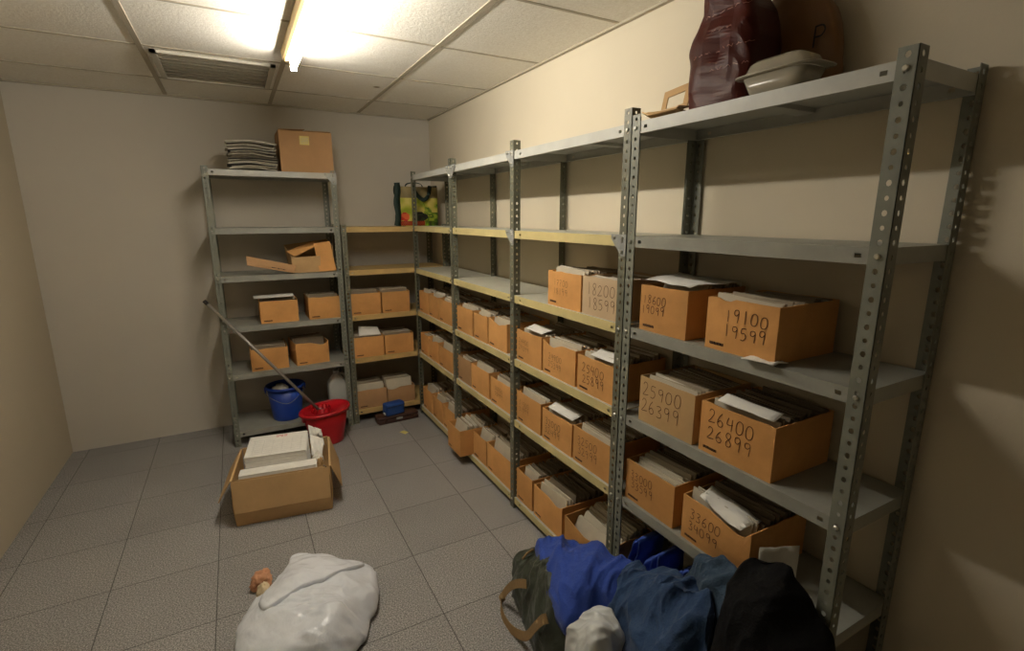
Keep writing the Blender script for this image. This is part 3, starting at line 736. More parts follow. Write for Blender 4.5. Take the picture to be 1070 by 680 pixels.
# mop
M['pole'] = mat('mop_pole', (146, 140, 132), .35, metal=.3)
M['mopstr'] = mat('mop_strings', (170, 164, 150), .9, var=.2, scale=40)
t = thing('mop', 'grey-handled mop standing in the red bucket and leaning on the grey unit', 'mop', (.462, 3.995, .10))
a, b_ = Vector((.500,3.998,.207)), Vector((-.150,4.190,1.055)); b_ = a+(b_-a)*1.12
bm = B(); tube(bm, [a, a+(b_-a)*.5, b_], .0115, 12); obj('pole', bm, M['pole'], t, smooth=True, world=True)
bm = B(); tube(bm, [a+(b_-a)*.985, b_+(b_-a)*.012], .0135, 12); obj('end_cap', bm, M['blackp'], t, smooth=True, world=True)
bm = B(); tube(bm, [a-(b_-a)*.008, a+(b_-a)*.06], .017, 12); obj('socket', bm, M['red'], t, smooth=True, world=True)
bm = B(); rng = random.Random(2)
for i in range(26):
    an = 2*PI*i/26; r = rng.uniform(.015,.034)
    tube(bm, smooth_pts([(.474,3.998,.195),(.468+r*.8*math.cos(an),3.998+r*.8*math.sin(an),.165),(.466+r*math.cos(an),3.998+r*math.sin(an),.142+rng.uniform(0,.008))],3), .005, 6)
o = obj('mop_head', bm, M['mopstr'], t, smooth=True, world=True)

# flat dark case with blue pouch on it
M['case'] = mat('dark_brown_case', (62, 36, 28), .5, var=.15, scale=10, bump=.1)
M['bluebox'] = mat('blue_pouch', (24, 66, 132), .6, var=.15, scale=16, bump=.2)
t = thing('tool_case', 'flat dark brown case lying on the floor before the corner shelves', 'case', (1.107, 4.155, .0005), math.radians(3))
def rbox(bm, x0, x1, y0, y1, z0, z1, r=.012):
    v0 = len(bm.verts); box(bm, x0, x1, y0, y1, z0, z1)
    bm.verts.ensure_lookup_table(); bm.edges.ensure_lookup_table()
    vs = set(bm.verts[v0:]); es = [e for e in bm.edges if e.verts[0] in vs and e.verts[1] in vs]
    bmesh.ops.bevel(bm, geom=es, offset=r, segments=3, affect='EDGES', profile=.5)
bm = B(); rbox(bm, -.182,.182,-.052,.062,0,.036,.010); obj('case_base', bm, M['case'], t, smooth=True)
bm = B(); rbox(bm, -.182,.182,-.052,.062,.0375,.066,.012); obj('case_lid', bm, M['case'], t, smooth=True)
bm = B(); box(bm, -.022,.034,-.0555,-.051,.026,.044); p = obj('name_plate', bm, M['plate'], t); p['label'] = 'grey metal plate'
for x in (-.118, .118):
    bm = B(); rbox(bm, x-.014,x+.014,-.058,-.050,.020,.050,.003); obj('latch', bm, M['case'], t)
bm = B(); box(bm, -.186,-.178,-.056,-.046,.004,.014); obj('corner_stud', bm, M['bolt'], t)
t = thing('blue_pouch', 'small boxy blue pouch resting on the flat dark case', 'pouch', (1.08, 4.150, .0672), math.radians(12))
bm = B(); rbox(bm, -.088,.088,-.046,.046,0,.108,.016)
bmesh.ops.subdivide_edges(bm, edges=bm.edges[:], cuts=2, use_grid_fill=True)
for v in bm.verts: v.co += Vector((N(v.co.x*14,v.co.y*14,v.co.z*14,1),N(v.co.x*14,v.co.y*14,v.co.z*14,2),N(v.co.x*14,v.co.y*14,v.co.z*14,3)*.5))*.006*min(1,v.co.z/.02)
obj('pouch_body', bm, M['bluebox'], t, smooth=True)
bm = B(); tube(bm, [(-.085,-.049,.082),(-.02,-.051,.084),(.085,-.049,.081)], .0022, 6); obj('zip', bm, M['blackp'], t)
bm = B(); rbox(bm, -.094,-.086,-.020,.012,.012,.030,.002); z = obj('tab', bm, M['white'], t); z['label'] = 'small pale tab'
bm = B(); v = [(1.049,3.886,0.001), (1.091,3.902,0.001), (1.115,3.850,0.001), (1.080,3.824,0.001)]
c = sum((Vector(q) for q in v), Vector())/4
loft(bm, [[Vector(q)-c for q in v], [Vector(q)-c+Vector((0,0,.0014)) for q in v]], True, True, True)
tag(obj('paper_note', bm, M['note'], None, loc=c), 'small yellow paper note lying on the floor', 'note')

# ------------------------------------------------------------------ printed shopping bag
M['dgreen'] = mat('dark_green_webbing', (22, 44, 36), .7)
t = thing('shopping_bag', 'reusable shopping bag printed with fruit and greens, dark green handles', 'bag', (1.452, 4.42, ZB[1]+.0005))
def bag_print():
    m, nt, b = new_mat('printed_bag_picture'); L = nt.links; b.inputs['Roughness'].default_value = .45
    a = nd(nt, 'ShaderNodeVertexColor', layer_name='print'); L.new(a.outputs['Color'], b.inputs['Base Color']); return m
M['print'] = bag_print()
def print_colour(u, v):
    n = N(u*5, v*5, 0, 4); n2 = N(u*11, v*11, 0, 8)
    c = Vector((232, 224, 176))
    if v < .72:
        k = max(0, min(1, .5+1.2*n)); c = Vector((234,226,168))*(1-k)+Vector((198,206,104))*k
    if v < .52+.4*n and u > .64+.35*n2: 
        k = max(0, min(1, .55+1.5*n2)); c = Vector((206,214,126))*(1-k)+Vector((128,160,66))*k
    if (u-.50)**2/.040 + (v-.24)**2/.014 < 1+.5*n2: c = Vector((48,62,44)) if n2 > -.15 else Vector((96,120,66))
    if (u-.10)**2/.018 + (v-.24)**2/.012 < 1+.3*n2: c = Vector((222,92,62)) if n2 > -.2 else Vector((236,160,120))
    if .01 < v < .13 and u < .64: c = Vector((216,140,96)) if (int(u*40)+int(v*30)) % 2 else Vector((190,112,74))
    if v < .14 and u > .66: c = Vector((150,176,60))*(1+.4*n2)
    if v > .72: c = Vector((196,186,156))*(1+.06*n)
    return lin(tuple(max(4, min(250, x)) for x in c))
def bag_panel(bm, x0, x1, y, h, colored, nx=60, nz=60, bow=.012, ph=0):
    lay = bm.loops.layers.color.new('print'); g = []
    for j in range(nz+1):
        g.append([bm.verts.new((x0+(x1-x0)*i/nx, y+bow*math.sin(PI*i/nx)*math.sin(PI*j/nz*.9)+.006*N(i/9,j/11,ph), h*j/nz)) for i in range(nx+1)])
    for j in range(nz):
        for i in range(nx):
            f = bm.faces.new((g[j][i], g[j][i+1], g[j+1][i+1], g[j+1][i]))
            c = print_colour((i+.5)/nx, (j+.5)/nz)
            for l in f.loops: l[lay] = c
bw, bd, bh = .345, .12, .335
bm = B(); bag_panel(bm, -bw/2+.008, bw/2, -bd/2, bh, True, bow=-.010); p = obj('front_panel', bm, M['print'], t, smooth=True); p.modifiers.new('s','SOLIDIFY').thickness = .0015
bm = B(); bag_panel(bm, -bw/2+.008, bw/2, bd/2, bh, True, bow=.010, ph=5); p = obj('back_panel', bm, M['print'], t, smooth=True); p.modifiers.new('s','SOLIDIFY').thickness = .0015
for sx in (-1, 1):
    bm = B(); g = []
    for j in range(25):
        v = j/24; g.append([bm.verts.new((sx*(bw/2-.008+(.010 if sx < 0 else .002))+sx*(.016*math.sin(v*9)*(.4+.6*v)*(1 if sx < 0 else .3))-sx*.020*math.sin(PI*i/8), -bd/2+bd*i/8, bh*v*1.04)) for i in range(9)])
    for j in range(24):
        for i in range(8): bm.faces.new((g[j][i], g[j][i+1], g[j+1][i+1], g[j+1][i]))
    p = obj('side_gusset', bm, M['dgreen'], t, smooth=True); p.modifiers.new('s','SOLIDIFY').thickness = .0015
    p['label'] = 'dark green side gusset'
bm = B(); box(bm, -bw/2+.010, bw/2-.004, -bd/2+.002, bd/2-.002, .0, .004); obj('bag_base', bm, M['dgreen'], t)
# the side edging that hangs out at the left
bm = B(); ribbon(bm, smooth_pts([(-bw/2-.030,-bd/2-.004,.004),(-bw/2-.016,-bd/2-.006,.10),(-bw/2-.028,-bd/2-.004,.20),(-bw/2-.012,-bd/2-.004,.29),(-bw/2-.016,-bd/2-.002,bh+.03)],6), .050, (1,0,0), .004); p = obj('edge_binding', bm, M['dgreen'], t, smooth=True); p['label'] = 'dark green hanging edge band'
bm = B(); ribbon(bm, smooth_pts([(-.050,-bd/2-.014,bh+.012),(-.040,-bd/2-.020,bh-.040),(-.005,-bd/2-.030,bh-.088),(.038,-bd/2-.034,bh-.110),(.080,-bd/2-.028,bh-.070),(.100,-bd/2-.016,bh+.010)],8), .034, (.5,.1,1), .003); obj('handle', bm, M['dgreen'], t, smooth=True)
bm = B(); ribbon(bm, smooth_pts([(-.080,bd/2+.006,bh-.03),(-.07,bd/2,bh+.025),(0,bd/2-.02,bh+.040),(.07,bd/2,bh+.025),(.080,bd/2+.006,bh-.03)],8), .026, (0,1,.3), .003); obj('handle', bm, M['dgreen'], t, smooth=True)

# ------------------------------------------------------------------ carton of forms on the floor, left
rot = math.radians(-8)
t = thing('open_carton', 'large open cardboard carton of printed forms on the floor', 'carton', (.105, 3.02, .001), rot)
Rm = Matrix.Rotation(rot, 3, 'Z')
w, d, h, th = .52, .44, .285, .006
x0, x1 = -w/2, w/2
bm = B()
flap(bm, (x0,0,.003),(x1,0,.003),(x1,d,.003),(x0,d,.003), th)
def crease(bm, a, b_, hz, off, out):      # a wall with a crease bulging outwards
    a, b_, out = Vector(a), Vector(b_), Vector(out)
    ax, bx = a+out*off+Vector((0,0,hz)), b_+out*off+Vector((0,0,hz))
    flap(bm, a, b_, bx, ax, th); flap(bm, ax, bx, b_+out*off*.45+Vector((0,0,h)), a+out*off*.45+Vector((0,0,h)), th)
crease(bm, (x0,0,0), (x1,0,0), .098, .034, (0,-1,0)); crease(bm, (x1,d,0), (x0,d,0), .11, .016, (0,1,0))
crease(bm, (x1,0,0), (x1,d,0), .10, .010, (1,0,0)); crease(bm, (x0,d,0), (x0,0,0), .10, .010, (-1,0,0))
obj('carton_body', bm, M['card_in'], t)
bm = B(); flap(bm, (x1+.010,.0,h),(x1+.010,d,h),(x1+.060,d-.05,h-.155),(x1+.068,.035,h-.165), .005); obj('side_flap', bm, M['card_in'], t)
bm = B(); flap(bm, (x0-.010,d,h),(x0-.010,0,h),(x0-.085,.02,h-.13),(x0-.080,d-.03,h-.12), .005); obj('side_flap', bm, M['card_in'], t)
bm = B(); flap(bm, (x1,d+.010,h),(x0,d+.010,h),(x0+.02,d+.075,h-.14),(x1-.02,d+.07,h-.15), .005); obj('back_flap', bm, M['card_in'], t)
bm = B(); flap(bm, (x0+.02,.012,h-.004),(x1-.02,.012,h-.004),(x1-.03,.020,h-.15),(x0+.03,.020,h-.15), .005); obj('front_flap', bm, M['card_in'], t)
def cpt(x, y, z): return Vector((.105,3.02,.0005)) + Rm @ Vector((x,y,z))
M['formside'] = mat('form_stack_paper', (232, 228, 218), .75, var=.06, scale=30)
# tall stack of forms and a lower stack in front of it
def paper_stack(label, loc, rotz, w, d, h, seed, jag=.003, lines=True, red=True, layer=.006, slope=(0,0)):
    t = thing('paper_stack', label, 'paper', loc, rotz); rng = random.Random(seed); bm = B(); z = 0
    while z < h-1e-6:
        dx, dy = rng.uniform(-jag,jag), rng.uniform(-jag,jag); hh = min(layer*rng.uniform(.7,1.2), h-z)
        ps = [(-w/2+dx,dy),(w/2+dx,dy),(w/2+dx,d+dy),(-w/2+dx,d+dy)]
        hexa(bm, [(x,y,z*(1+slope[0]*x+slope[1]*y)) for x,y in ps] + [(x,y,(z+hh-.0004)*(1+slope[0]*x+slope[1]*y)) for x,y in ps]); z += hh
    obj('sheets', bm, M['formside'], t)
    zt = lambda x, y: h*(1+slope[0]*x+slope[1]*y)+.0006
    if lines:
        bm = B()
        for i in range(8):
            y = d*(.10+.09*i)
            bm.faces.new([bm.verts.new((x,yy,zt(x,yy))) for x,yy in ((-w*.42,y),(w*.42,y),(w*.42,y+.0012),(-w*.42,y+.0012))])
        for i in range(6):
            x = -w*.4+w*.16*i
            bm.faces.new([bm.verts.new((xx,yy,zt(xx,yy))) for xx,yy in ((x,d*.1),(x+.0012,d*.1),(x+.0012,d*.74),(x,d*.74))])
        obj('printed_lines', bm, M['linep'], t)
    if red:
        bm = B(); text_rows(bm, lambda u, v: (u, v, zt(u,v)), [d*.84, d*.90], rng, -w*.05, w*.14, .008, .8); obj('red_heading', bm, M['redp'], t)
    return t
paper_stack('tall stack of white printed forms in the open carton', cpt(-.035,.125,h-.052), rot-.02, .34, .285, .125, 4, red=True, slope=(.0,.25))
paper_stack('lower stack of white forms along the front of the open carton', cpt(-.02,.030,.020), rot, .42, .085, h-.012, 5, lines=False, red=False)
paper_stack('stack of forms underneath the tall stack in the open carton', cpt(-.035,.128,.008), rot, .36, .288, h-.062, 6, lines=False, red=False)
M['crum'] = mat('crumpled_paper', (228, 222, 208), .75, var=.08, scale=9)
sheet('crumpled_sheet', 'torn white sheet standing up at the back corner of the open carton', 'paper', [cpt(.158,.385,h-.06),cpt(.240,.390,h-.03),cpt(.225,.41,h+.075),cpt(.145,.405,h+.115)], 'white', curl=.03, seed=21, nx=14, ny=12)
sheet('crumpled_sheet', 'curled white sheet beside the tall stack in the open carton', 'paper', [cpt(.162,.20,h-.01),cpt(.225,.21,h-.02),cpt(.238,.325,h+.045),cpt(.155,.335,h+.080)], 'white', curl=.022, seed=22, nx=14, ny=12)
crumple('crumpled_paper', 'crumpled cream paper pushed beside the forms in the open carton', 'paper', cpt(.196,.155,h-.055), .032, .045, .05, M['crum'], 5, .55, 2.6)
crumple('crumpled_paper', 'crumpled brown paper scrap at the edge inside the open carton', 'paper', cpt(.214,.085,h-.06), .022, .030, .045, mat('brown_scrap', (168,132,84), .7, var=.2), 9, .6, 2.6)
crumple('black_scrap', 'small black plastic scrap in the front corner of the open carton', 'scrap', cpt(.232,.055,h-.075), .016, .022, .035, M['blackp'], 12, .3, 2.0, 3)

# ------------------------------------------------------------------ things on the nearest top shelf
M['choc'] = mat('dark_brown_glossy_paper', (66, 26, 20), .40, var=.3, scale=7, spec=.12)
M['kraft'] = mat('brown_kraft', (122, 84, 44), .4, var=.12, scale=6)
M['script'] = mat('pale_red_print', (150, 96, 80), .5)
zt_ = ZR[0]+.0008
t = thing('paper_carrier_bag', 'crumpled glossy dark brown paper bag standing on the top shelf of the grey bay', 'bag', (1.478, 1.205, zt_))
def bagring(v, n=64):
    # width profile left (towards +Y) and right, depth profile
    lt = np.interp(v, [0,.12,.30,.42,.55,.66,.80,1], [.118,.122,.142,.152,.128,.100,.104,.108])
    rt = np.interp(v, [0,.12,.30,.42,.60,.75,.88,1], [.118,.118,.120,.122,.100,.062,.050,.055])
    dp = np.interp(v, [0,.3,.6,1], [.085,.080,.062,.040])
    out = []
    for i in range(n):
        a = 2*PI*i/n; c, s = math.cos(a), math.sin(a); p = 5
        cx = math.copysign(abs(c)**(2/p), c); sx = math.copysign(abs(s)**(2/p), s)
        y = (lt if cx > 0 else rt)*cx; x = dp*sx
        # crumple: ridges that run diagonally over the paper
        k = 1-2*abs(noise.noise(Vector((y*9+v*2.2, v*3.6-y*4, x*10+3.1))))
        k2 = 1-2*abs(noise.noise(Vector((y*17-v*3, v*7, x*19+7.7))))
        x += (-.016*k-.007*k2)*(.3+v)*(1 if sx < 0 else -1)
        out.append((x, y, v*.455))
    return out
bm = B(); loft(bm, [bagring(j/44) for j in range(45)], True, True, False)
o = obj('bag_body', bm, M['choc'], t); mo = o.modifiers.new('s','SOLIDIFY'); mo.thickness = .0012
def bag_front(u, v):           # u along -Y, v 0..1 ; point just in front of the face
    r = bagring(v); best = min((q for q in r if q[0] < 0), key=lambda q: abs(q[1]-u)); return (best[0]-.0022, u, v*.455)
rng = random.Random(11)
for (v, ya, yb) in ((.80,.02,-.05),(.62,.07,-.075),(.50,.03,-.03),(.37,.10,-.10),(.245,.02,-.10)):
    y = ya; bm = B()
    while y > yb:
        pts = []
        for i in range(5):
            pts.append((y, v+rng.uniform(-.009,.009))); y -= .0045
        P = [Vector(bag_front(a, c)) for a, c in pts]
        ribbon(bm, P, .0016, (0,0,1), .0004); y -= .006
    obj('printed_script', bm, M['script'], t)
# kraft-coloured side lobe at the right of the bag
t2 = thing('kraft_bag', 'tan paper bag marked P leaning behind the dark brown bag on top shelf', 'bag', (1.640, 1.075, zt_))
def lobe(v, n=40):
    wy = np.interp(v, [0,.5,.8,1], [.135,.125,.080,.012]); dp = np.interp(v, [0,.6,1], [.035,.030,.008]); cy = np.interp(v, [0,.6,1], [0,.02,.075])
    out = []
    for i in range(n):
        a = 2*PI*i/n; c, s = math.cos(a), math.sin(a)
        cx = math.copysign(abs(c)**.5, c); sx = math.copysign(abs(s)**.6, s)
        y = cy+wy*cx; out.append((dp*sx-.008*(1-2*abs(noise.noise(Vector((y*10, v*4, 2))))), y, v*.43))
    return out
bm = B(); loft(bm, [lobe(j/26) for j in range(27)], True, True, True); obj('bag_body', bm, M['kraft'], t2, smooth=True)
bm = B(); stroke(bm, [(-.055,.155),(-.056,.185),(-.057,.215)], .005, lambda u, v: (-.046, u, v)); stroke(bm, [(-.057,.213),(-.078,.212),(-.086,.198),(-.076,.184),(-.058,.184)], .005, lambda u, v: (-.046, u, v)); obj('printed_letter', bm, M['blackp'], t2)
# flattened carton scraps
t = thing('cardboard_scrap', 'torn flattened carton piece on the top shelf beside the dark bag', 'cardboard', (1.45, 1.44, zt_))
bm = B(); P = [(-.070,.076,.034),(-.02,.082,.020),(.09,.06,.010),(.09,-.07,.010),(-.06,-.085,.022),(-.098,.01,.012)]
loft(bm, [[(x,y,z) for x,y,z in P], [(x,y,z+.005) for x,y,z in P]], True, True, True)
P = [(-.060,.070,.001),(.08,.05,.001),(.08,-.06,.001),(-.04,-.07,.001)]; loft(bm, [[(x,y,z) for x,y,z in P], [(x,y,z+.004) for x,y,z in P]], True, True, True)
obj('scrap_base', bm, M['card_in'], t)
bm = B(); 
def fr_(u, v): return Vector((.0+.02*v, .055-u*.13, .022+v*.088+u*.012))
for (u0,u1,v0,v1) in ((0,.18,0,1),(.82,1,0,1),(.18,.82,.72,1),(.18,.82,0,.22)): flap(bm, fr_(u0,v0), fr_(u1,v0), fr_(u1,v1), fr_(u0,v1), .004)
obj('window_flap', bm, M['card_in'], t)
bm = B(); flap(bm, (-.07,.05,.022),(-.06,-.09,.030),(.01,-.095,.036),(.0,.06,.040), .004); f_ = obj('torn_flap', bm, M['card_pale'], t)
# clear plastic container
M['clear'] = mat('clear_plastic', (216, 206, 184), .15, var=.02, trans=.55, spec=.6)
t = thing('plastic_container', 'clear plastic food container on the top shelf in front of the tan bag', 'container', (1.415, .985, zt_))
rr = lambda a, b_, z, p=5: rrect(a, b_, z, 40, p)
bm = B(); loft(bm, [rr(.045,.070,0), rr(.050,.078,.004), rr(.060,.100,.050), rr(.057,.097,.050), rr(.046,.074,.008), rr(.02,.03,.006)], True, True, True); obj('tray', bm, M['clear'], t, smooth=True)
bm = B(); loft(bm, [rr(.058,.098,.052), rr(.070,.125,.054), rr(.070,.125,.057), rr(.058,.098,.060), rr(.050,.085,.085), rr(.042,.070,.094), rr(.038,.060,.090), rr(.046,.08,.082), rr(.054,.094,.057)], True, False, False); obj('lid', bm, M['clear'], t, smooth=True)
# ------------------------------------------------------------------ soft heaps
def tps(pts):
    P = np.array([(p[0],p[1]) for p in pts]); z = np.array([p[2] for p in pts]); n = len(P)
    r2 = ((P[:,None]-P[None])**2).sum(-1); K = r2*np.log(r2+1e-9)*.5 + np.eye(n)*.002
    A = np.zeros((n+3,n+3)); A[:n,:n] = K; A[:n,n] = 1; A[:n,n+1:] = P; A[n,:n] = 1; A[n+1:,:n] = P.T
    w = np.linalg.solve(A, np.concatenate([z, np.zeros(3)]))
    lo, hi = z.min()-.02, z.max()+.03
    def f(x, y):
        r = (P[:,0]-x)**2+(P[:,1]-y)**2
        v = float((w[:n]*(r*np.log(r+1e-9)*.5)).sum() + w[n] + w[n+1]*x + w[n+2]*y)
        return min(max(v, lo), hi)
    return f
def folds(x, y, seed, freq, ang, stretch=.3):
    c, s = math.cos(ang), math.sin(ang)
    wx = .06*N(x*4,y*4,seed,1); wy = .06*N(x*4,y*4,seed,2)
    u, v = (x+wx)*c+(y+wy)*s, -(x+wx)*s+(y+wy)*c
    a = 1-2*abs(noise.noise(Vector((u*freq, v*freq*stretch, seed*3.1))))
    b = 1-2*abs(noise.noise(Vector((u*freq*2.1+5, v*freq*stretch*2.4, seed*1.7+9))))
    return a*.7+b*.3
def drape(name, outline, inner, m, seed, amp=.02, freq=7, ang=0, stretch=.3, skirt=.05, bottom=None, rings=56, per=6, centre=None, step=None, edge=.10, wob=.006, ramp=.0, fine=0, parent=None, loc0=None, xmax=None, nd_amp=.012, nd_freq=9, crisp=1.0):
    """soft cloth mass: a smooth upper surface through 3-d control points with creases, a rounded hem and an underside"""
    if xmax:
        outline = [(min(p[0], xmax), p[1], p[2]) for p in outline]; inner = [(min(p[0], xmax-.03), p[1], p[2]) for p in inner]
    O = smooth_pts(outline, per, True); n = len(O)
    f = tps([tuple(p) for p in outline]+[tuple(p) for p in inner])
    cx, cy = centre or (sum(p.x for p in O)/n, sum(p.y for p in O)/n)
    loc = Vector(loc0) if loc0 else Vector((cx, cy, bottom if bottom is not None else 0))
    bm = B(); R = []
    for k in range(1, rings+1):
        r = k/rings; row = []
        for i, p in enumerate(O):
            x, y = cx+(p.x-cx)*r, cy+(p.y-cy)*r
            e = max(0, (r-(1-edge))/edge); drop = 1-math.sqrt(max(0, 1-e*e))
            fl = folds(x, y, seed, freq, ang, stretch)
            z = f(x, y) + amp*fl*(1-.45*e) - skirt*.55*drop*1.0
            if fine: z += fine*folds(x, y, seed+5, freq*3, ang+.9, .6)
            if step: z += step(x, y)
            ox = wob*N(x*9,y*9,seed,6)*(.3+r); oy = wob*N(x*9,y*9,seed,7)*(.3+r)
            row.append(bm.verts.new((x+ox-loc.x, y+oy-loc.y, z-loc.z)))
        R.append(row)
    c = bm.verts.new((cx-loc.x, cy-loc.y, f(cx,cy)+amp*folds(cx,cy,seed,freq,ang,stretch)+(step(cx,cy) if step else 0)-loc.z))
    for i in range(n): bm.faces.new((c, R[0][i], R[0][(i+1) % n]))
    for a, b_ in zip(R[:-1], R[1:]):
        for i in range(n): bm.faces.new((a[i], b_[i], b_[(i+1) % n], a[(i+1) % n]))
    last = R[-1]; prev = last
    Q = 9 if bottom is not None else 2
    for k in range(1, Q+1):
        q = k/Q; ins = 1+(.05*math.sin(PI*q)-.03*q*q if bottom is not None and bottom+.15 < max(v.co.z+loc.z for v in last[::9]) else -.03*q); row = []
        for i, v in enumerate(last):
            x, y = cx-loc.x+(v.co.x-cx+loc.x)*ins, cy-loc.y+(v.co.y-cy+loc.y)*ins
            zb = (bottom-loc.z) if bottom is not None else v.co.z-skirt
            row.append(bm.verts.new((x, y, min(v.co.z+(zb-v.co.z)*q, v.co.z-.002*q))))
        for i in range(n): bm.faces.new((prev[i], row[i], row[(i+1) % n], prev[(i+1) % n]))
        prev = row
    bm.faces.new(prev[::-1])
    bmesh.ops.recalc_face_normals(bm, faces=bm.faces); bm.normal_update()
    ca, sa = math.cos(ang+.6), math.sin(ang+.6); mv = []
    for v in bm.verts:
        p = v.co+loc; q = Vector(((p.x*ca+p.y*sa)*nd_freq, (p.y*ca-p.x*sa)*nd_freq*.45, p.z*nd_freq*.6))
        q += Vector((noise.noise(q*.5+Vector((seed,0,0))), noise.noise(q*.5+Vector((0,seed,3))), 0))*.9
        a = 1-abs(noise.noise(q+Vector((seed*1.3,0,0))))*2.6; b_ = 1-abs(noise.noise(q*2.3+Vector((0,seed*1.7,0))))*2.6
        mv.append(v.normal*nd_amp*(a*.75+b_*.35-.4))
    for v, m_ in zip(bm.verts, mv):
        if bottom is None or v.co.z+loc.z > bottom+.02: v.co += m_
    if xmax:
        for v in bm.verts: v.co.x = min(v.co.x, xmax+.012-loc.x)
    global LASTF
    LASTF = f
    return obj(name, bm, m, parent, smooth=True, loc=loc)

# white plastic bag on the floor
M['pbag'] = mat('white_plastic_film', (232, 235, 240), .24, var=.04, scale=6, spec=.5, bump=.45, bscale=20)
out = [(-0.015,2.389,0.03),(0.022,2.415,0.05),(0.056,2.437,0.07),(0.098,2.505,0.08),(0.178,2.482,0.08),(0.252,2.421,0.08),(0.337,2.331,0.07),(0.407,2.287,0.06),(0.447,2.234,0.06),(0.422,2.079,0.05),(0.393,2.001,0.04),(0.359,1.968,0.03),(0.326,1.879,0.03),(0.301,1.854,0.03),(0.249,1.812,0.03),(0.174,1.763,0.03),(0.033,1.729,0.04),(-0.114,1.876,0.05),(-0.163,2.078,0.06),(-0.102,2.272,0.05)]
inn = [(0.058,2.324,0.11),(0.144,2.331,0.115),(0.236,2.213,0.13),(0.201,2.119,0.14),(0.344,2.168,0.11),(0.369,2.027,0.1),(0.246,1.916,0.14),(0.136,1.934,0.15),(0.031,1.976,0.14),(0.189,1.815,0.12),(0.018,1.847,0.12),(-0.056,2.036,0.13)]
o = drape('plastic_bag', out, inn, M['pbag'], 31, amp=.014, freq=6, nd_amp=.010, nd_freq=10, ang=.5, stretch=.45, skirt=.03, bottom=.001, rings=90, per=9, edge=.09, fine=.004)
tag(o, 'crumpled white plastic bag lying on the speckled floor', 'bag')
bf = LASTF
fl = [(-0.061,2.197,0.11),(-0.014,2.278,0.11),(0.048,2.352,0.11),(0.098,2.441,0.1),(0.173,2.433,0.1),(0.246,2.376,0.1),(0.331,2.292,0.09),(0.399,2.240,0.09),(0.345,2.197,0.11),(0.266,2.167,0.125),(0.187,2.140,0.135),(0.122,2.132,0.135),(0.064,2.108,0.13),(0.010,2.094,0.13),(-0.049,2.090,0.13)]
fo = drape('folded_flap', [(p[0], p[1], bf(p[0],p[1])+.024) for p in fl], [(p[0], p[1], bf(p[0],p[1])+.036) for p in ((0.137,2.267,0.12),(0.242,2.254,0.12),(0.049,2.209,0.12))], M['pbag'], 33, amp=.012, freq=7, ang=.5, stretch=.35, skirt=.016, rings=44, per=8, edge=.06, nd_amp=.006, nd_freq=12, parent=o, loc0=o.location)
fo.location = (0,0,0)
crumple('crumpled_tissue', 'crumpled peach tissue poking out beside the white plastic bag on the floor', 'tissue', (-0.052,2.449,0.001), .045, .045, .045, mat('peach_tissue', (206,150,112), .9, var=.25), 14, .5, 2.4)
crumple('crumpled_tissue', 'crumpled cream tissue touching the edge of the white plastic bag on the floor', 'tissue', (-0.045,2.345,0.001), .030, .030, .05, mat('cream_tissue', (222,200,160), .9, var=.15), 15, .5, 2.4)

# holdall
M['hold'] = mat('dark_green_nylon', (50, 56, 42), .55, var=.2, scale=12, bump=.3, bscale=70, sheen=.1)
M['strap'] = mat('tan_webbing', (140, 112, 72), .75, var=.1, scale=60, bump=.3, bscale=300)
t = thing('holdall', 'dark green holdall bag with tan strap lying by the shelf posts', 'bag', (1.06, 1.62, .001))
out = [(1.081,1.957,0.07),(1.047,1.909,0.06),(1.009,1.845,0.06),(0.980,1.788,0.05),(0.961,1.690,0.05),(0.938,1.608,0.05),(0.913,1.517,0.05),(0.889,1.424,0.05),(0.875,1.324,0.06),(1.02,1.20,.10),(1.16,1.22,.14),(1.25,1.36,.16),(1.29,1.55,.16),(1.26,1.72,.14),(1.20,1.86,.12),(1.159,1.913,0.12),(1.115,1.943,0.1)]
inn = [(1.022,1.754,0.18),(0.986,1.625,0.22),(0.954,1.505,0.25),(0.927,1.391,0.26),(0.942,1.314,0.23),(1.072,1.735,0.21),(1.17,1.62,.19),(1.15,1.42,.19)]
o = drape('bag_body', out, inn, M['hold'], 41, amp=.04, freq=10, nd_amp=.016, nd_freq=13, ang=.75, stretch=.28, skirt=.06, bottom=.002, rings=60, per=7, edge=.22, fine=.004, parent=t, loc0=(1.06,1.62,.001)); o.location = (0,0,0)
def world_strip(name, pts, w, side, m, par, k=8, th=.003):
    bm = B(); P = smooth_pts([Vector(p) for p in pts], k); ribbon(bm, P, w, side, th); return obj(name, bm, m, par, smooth=False, world=True)
s = world_strip('carry_strap', [(0.940,1.596,0.235),(0.936,1.664,0.19),(0.931,1.726,0.13),(0.924,1.777,0.05),(0.901,1.758,0.018),(0.882,1.698,0.012),(0.880,1.631,0.014),(0.885,1.556,0.04),(0.879,1.483,0.1),(0.884,1.439,0.17),(0.887,1.389,0.245),(0.899,1.368,0.265)], .036, [Vector((.25,.35,.9))]*200, M['strap'], t, 8)
s['label'] = 'tan webbing strap'
bm = B(); P = smooth_pts([(1.024,1.776,0.205),(1.064,1.800,0.205),(1.106,1.817,0.2)], 6); tube(bm, P, .005, 8); z_ = obj('zip', bm, M['strap'], t, world=True)
